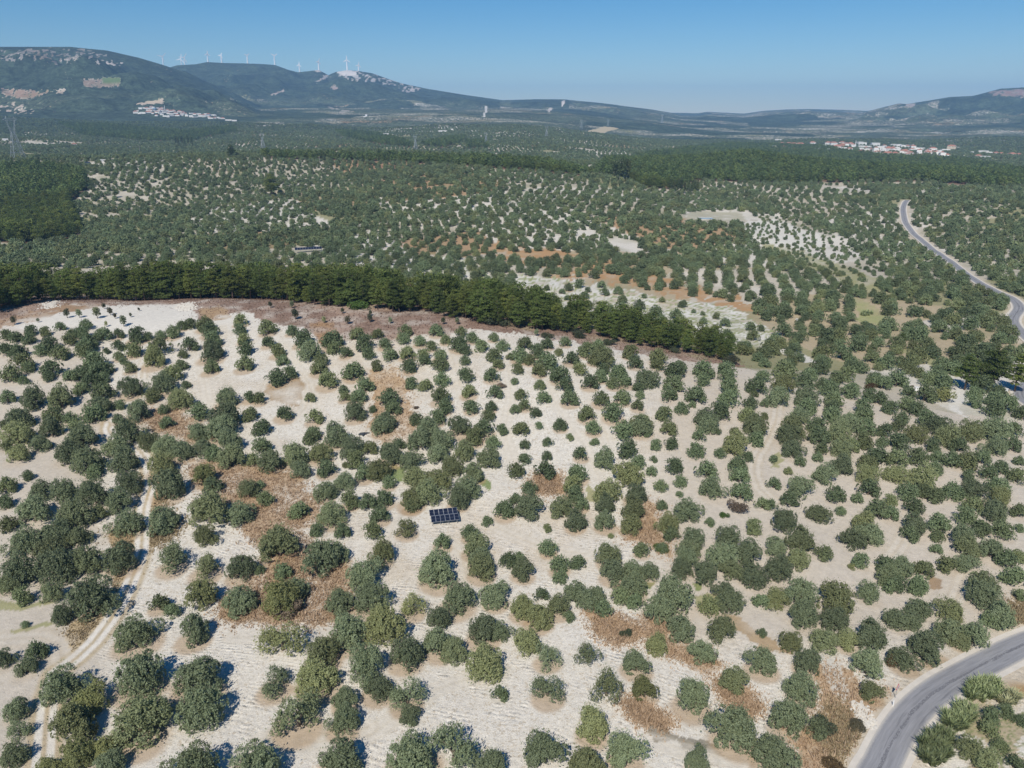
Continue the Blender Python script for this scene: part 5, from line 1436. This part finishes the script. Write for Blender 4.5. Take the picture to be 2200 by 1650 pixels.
TB = [(446, 116, 447, 132.5, 5700, .25, .1, 'turbine standing tall at the saddle edge beside the dark near mountain'),
      (476.5, 119.5, 476.5, 134.5, 5700, -.3, .5, 'second turbine along the ridge counted from the dark near mountain'),
      (530.5, 119.5, 532, 135.5, 5700, .35, .9, 'turbine alone mid-way along the flat dark ridge crest'),
      (589, 120, 590.5, 138.5, 5700, .2, 1.05, 'turbine on the end knoll of the flat dark ridge'),
      (644, 139.5, 644, 154.5, 5700, -.25, .15, 'turbine in the dip of the ridge, lowest base of the row'),
      (684, 132.5, 685, 150, 5700, .5, .35, 'turbine on the small pale-capped knob before the white summit'),
      (745, 129, 746, 150.5, 5700, .15, 0.0, 'biggest turbine on the bare white summit'),
      (769.5, 140, 770.5, 152, 5760, .3, .2, 'turbine just behind the white summit, partly hidden base'),
      (396, 124, 397, 139, 6400, .2, .6, 'turbine peeking over the shoulder of the near mountain'),
      (389, 127, 390, 139, 6600, -.4, .3, 'turbine overlapping its neighbour behind the near mountain shoulder'),
      (351, 122, 351, 140, 6500, .3, .8, 'turbine with only blade tips above the near mountain')]
for t in TB: turbine(*t)

# ---------------------------------------------------------------- lattice pylons and poles
M_GALV = simple_mat('pylon_steel', (.40, .43, .46), .5, metal=.3, var=.05)
def pylon(x, yb, yt, label, thick=1.0):
    X, Y, Z = hit(x, yb); H = (yb - yt) * depth_of(X, Y, Z) / F
    r = .0062 * H * thick
    root = link('pylon', None, None, (X, Y, Z - .3), .35 - math.atan2(X, Y))
    tag(root, label, 'pylon', 'lattice pylons of the power line across the plain')
    bw = H * .13; ww = H * .035; zw = H * .62; zt = H * .90
    cs = [(-1, -1), (1, -1), (1, 1), (-1, 1)]
    for cx, cy in cs:
        b = MB(); b.tube((cx * bw, cy * bw, 0), (cx * ww, cy * ww, zw), r, r * .8, 5); link('leg', b.mesh('pylon_leg', (M_GALV,)), root)
    br = MB()
    lv = [0, .16, .30, .42, .53, .62]
    wv_ = lambda f: bw + (ww - bw) * (f / .62)
    for i in range(len(lv) - 1):
        w0, w1 = wv_(lv[i]), wv_(lv[i + 1])
        for k in range(4):
            a, c = cs[k], cs[(k + 1) % 4]
            br.tube((a[0] * w0, a[1] * w0, lv[i] * H), (c[0] * w1, c[1] * w1, lv[i + 1] * H), r * .5, r * .5, 4, cap=False)
            br.tube((c[0] * w0, c[1] * w0, lv[i] * H), (a[0] * w1, a[1] * w1, lv[i + 1] * H), r * .5, r * .5, 4, cap=False)
            br.tube((a[0] * w1, a[1] * w1, lv[i + 1] * H), (c[0] * w1, c[1] * w1, lv[i + 1] * H), r * .6, r * .6, 4, cap=False)
    link('bracing', br.mesh('pylon_bracing', (M_GALV,)), root)
    hw = H * .09
    for s_ in (-1, 1):
        hd = MB()
        for cy in (-1, 1):
            hd.tube((s_ * ww, cy * ww, zw), (s_ * hw, cy * ww * .8, zt), r * .8, r * .7, 5)
            hd.tube((-s_ * ww, cy * ww, zw), (s_ * hw * .55, cy * ww * .8, H * .76), r * .5, r * .5, 4)
        for q in range(4):
            z0 = zw + (zt - zw) * q / 4; z1 = zw + (zt - zw) * (q + 1) / 4
            x0 = ww + (hw - ww) * q / 4; x1 = ww + (hw - ww) * (q + 1) / 4
            hd.tube((s_ * x0, -ww * .9, z0), (s_ * x1, ww * .9, z1), r * .45, r * .45, 4)
        link('head_arm', hd.mesh('pylon_head', (M_GALV,)), root)
    ca = MB(); L_ = H * .165
    for cy in (-1, 1):
        ca.tube((-hw, cy * ww * .8, zt), (hw, cy * ww * .8, zt), r * .8, r * .8, 5); ca.tube((-hw, cy * ww * .8, zt + H * .045), (hw, cy * ww * .8, zt + H * .045), r * .8, r * .8, 5)
        for s_ in (-1, 1):
            ca.tube((s_ * hw, cy * ww * .8, zt), (s_ * L_, 0, zt + H * .012), r * .8, r * .6, 5); ca.tube((s_ * hw, cy * ww * .8, zt + H * .045), (s_ * L_, 0, zt + H * .012), r * .7, r * .6, 5)
            ca.tube((s_ * hw, cy * ww * .8, zt + H * .045), (s_ * hw * .9, 0, H), r * .6, r * .5, 5)
    for q in range(6):
        x0 = -hw + 2 * hw * q / 6; x1 = -hw + 2 * hw * (q + 1) / 6
        ca.tube((x0, -ww * .8, zt), (x1, -ww * .8, zt + H * .045), r * .45, r * .45, 4)
    link('crossarm', ca.mesh('pylon_crossarm', (M_GALV,)), root)
pylon(40, 342, 254, 'big grey lattice pylon standing in the groves near the plateau wood', .6)
pylon(566, 323, 287, 'lattice pylon beyond the plateau edge below the mountain valley')
pylon(893, 322, 292, 'lattice pylon beside the pale hummock on the plain')
pylon(1044, 312, 285, 'lattice pylon beside the dark clump on the pale hummock', 1.1)
pylon(1174, 295, 272, 'lattice pylon on the dark plain before the striped tan grove', 1.1)
pylon(1249, 276, 258, 'small far pylon behind the striped tan grove', 1.2)
pylon(1306, 271, 257, 'tiny far pylon next to the striped tan grove end', 1.3)
pylon(1422, 264, 246, 'far pylon at the foot of the low forested ridge', 1.2)
M_POLE = simple_mat('weathered_pole', (.33, .30, .27), .9)
for x, yb, yt, lb_ in [(193, 315, 303, 'slim power pole near the lone red-roofed farmhouse'), (301, 328, 314, 'slim power pole on the plateau edge beyond the striped grove'), (510, 320, 300, 'slim power pole near the bare-stemmed poplar stand'), (687, 352, 336, 'slim power pole in front of the plateau pine band'), (1310, 592, 560, 'slim power pole in the orange earth grove')][:4]:
    X, Y, Z = hit(x, yb); H = (yb - yt) * depth_of(X, Y, Z) / F
    o = link('power_pole', None, None, (X, Y, Z), .5); tag(o, lb_, 'power pole', 'power poles on the plateau')
    b = MB(); b.tube((0, 0, -.3), (0, 0, H), .3, .2, 8); link('pole', b.mesh('pole_shaft', (M_POLE,)), o)
    b = MB(); b.box((0, 0, H * .95), (2.4, .18, .2)); link('crossarm', b.mesh('pole_crossarm', (M_POLE,)), o)

# ---------------------------------------------------------------- labels that single each thing out
LM = [('solar array', 953, 1118), ('track fork', 150, 1420), ('dirt track bend', 310, 1010), ('brown scrub patch', 600, 1220), ('bright yellow-green olive', 150, 895), ('dark plastic sheet', 783, 933),
      ('square of brown grass', 1180, 1040), ('curved wheel tracks', 1628, 1010), ('long olive thicket', 1870, 1130), ('warning sign', 1928, 1487), ('wet grey soil streak', 1400, 1565),
      ('lowest reed clump', 2010, 1590), ('rust-brown bush', 1920, 1420), ('small green weed patch', 855, 1018), ('dark bush on tan bank', 1343, 1357), ('bright green bush', 1556, 1107),
      ('tan dirt spot', 2010, 1255), ('bare white crest field', 270, 685), ('tan grass hollow', 850, 880), ('tan grass strip', 1395, 1140), ('dead grey thorn bush', 622, 1310), ('topmost reed clump', 2110, 1470),
      ('brown gully scrub', 360, 905), ('straw verge of the track', 170, 1350), ('pale half-dry olive', 1583, 1092), ('pale slope path', 1790, 1460), ('sage weed patch', 1275, 1065), ('widest white lane', 690, 860)]
LMP = [('crest stone heap', 108, 652), ('white field rubble', 403, 660), ('bare white crest field', 270, 670), ('white hillside edge', 1010, 640), ('belt end shrub', 1605, 755), ('red litter tongue', 700, 690), ('dark belt-front bush', 1310, 735), ('long low shrub', 1070, 688), ('long solar array', 663, 540), ('reddish-dark bush', 1245, 718), ('bright green shrub', 770, 655)]
def direction(dx, dy):
    a = math.degrees(math.atan2(-dy, dx)) % 360
    return ['right of', 'up and right of', 'above', 'up and left of', 'left of', 'down and left of', 'below', 'down and right of'][int((a + 22.5) // 45) % 8]
def rank_labels(items, lms, fmt):
    cells = {}
    for it in items:
        o, x, y, kd, ex = it
        best = min(lms, key=lambda m: math.hypot(x - m[1], (y - m[2]) * 1.5))
        dx, dy = x - best[1], y - best[2]
        key = (best[0], direction(dx, dy * 1.3)) + ((ex[0],) if kd == 'pine' else ())
        cells.setdefault(key, []).append((math.hypot(dx, dy), it))
    for key, L in cells.items():
        L.sort(key=lambda q: q[0])
        for i, (_, it) in enumerate(L):
            it[0]['label'] = fmt(it, ORD[min(i, 19)], key)
def f_olive(it, od, key):
    dm, fl, wp = it[4]
    look = {'s': 'thin-crowned', 'p': 'pale half-dry', 'y': 'yellowish', 'g': 'bright yellow-green'}.get(fl, 'broad' if dm > 6.6 else ('small' if dm < 4.2 else 'rounded'))
    return '%s olive tree, %s one %s the %s' % (look, od, key[1], key[0])
SITESW = {0: 'front-edge', 1: 'second-row', 2: 'third-row', 3: 'fourth-row', 4: 'fifth-row'}
def f_pine(it, od, key):
    return '%s %s belt pine, %s one %s the %s' % ('tall' if it[4][1] > 11.5 else 'stocky', SITESW.get(it[4][0], 'deep-set'), od, key[1], key[0])
rank_labels([t for t in THINGS if t[3] == 'olive'], LM, f_olive)
rank_labels([t for t in THINGS if t[3] == 'pine'], LMP, f_pine)
rank_labels([t for t in THINGS if t[3] == 'woodpine'], [('wood tip by the grove', 170, 505), ('lower wood corner', 20, 515), ('upper wood bulge', 100, 400)], lambda it, od, key: 'dark wood pine, %s one %s the %s' % (od, key[1], key[0]))
rank_labels([t for t in THINGS if t[3] == 'sapling'], [('rubble by the white field', 405, 660), ('red litter tongue', 700, 690), ('crest stone heap', 108, 652), ('crest pine gap', 960, 690)], lambda it, od, key: 'small sapling on the crest, %s one %s the %s' % (od, key[1], key[0]))
def f_house(it, od, key):
    k, wd, ht = it[4]
    return '%s %s house, %s one %s the %s' % (WNAME[k[0]], 'red-roofed' if k[1] == 'r' else 'flat-roofed', od, key[1], key[0])
rank_labels([t for t in THINGS if t[3] == 'house_right'], [('valley village minaret', 1837, 312), ('big beige village block', 2043, 320), ('village end by the pine hill', 1700, 318), ('flat white villa on the plain', 2112, 327), ('pink village block', 1912, 322)], f_house)
rank_labels([t for t in THINGS if t[3] == 'house_left'], [('mountain-foot minaret', 354.5, 234), ('long white barn', 491, 259), ('terraced white block', 411, 251), ('blue house', 332, 235), ('upper village corner', 302, 234)], f_house)

# ---------------------------------------------------------------- haze over the whole scene
zmin = float(GZ.min()) - 1.5
zmax = max(float(GZ.max()), CAMZ) + 150
kz = bpy.data.materials.new('haze_air'); kz.use_nodes = True
t_ = kz.node_tree; t_.nodes.clear()
pv = t_.nodes.new('ShaderNodeVolumePrincipled'); om = t_.nodes.new('ShaderNodeOutputMaterial')
pv.inputs['Color'].default_value = (.33, .61, 1.0, 1); pv.inputs['Density'].default_value = HAZE; pv.inputs['Anisotropy'].default_value = -0.12
t_.links.new(pv.outputs[0], om.inputs['Volume'])
b = MB(); b.box((0, 0, (zmin + zmax) / 2), (27000, 27000, zmax - zmin))
hz = link('haze', b.mesh('haze', (kz,))); tag(hz, kind='stuff')
print('zrange', zmin, zmax)
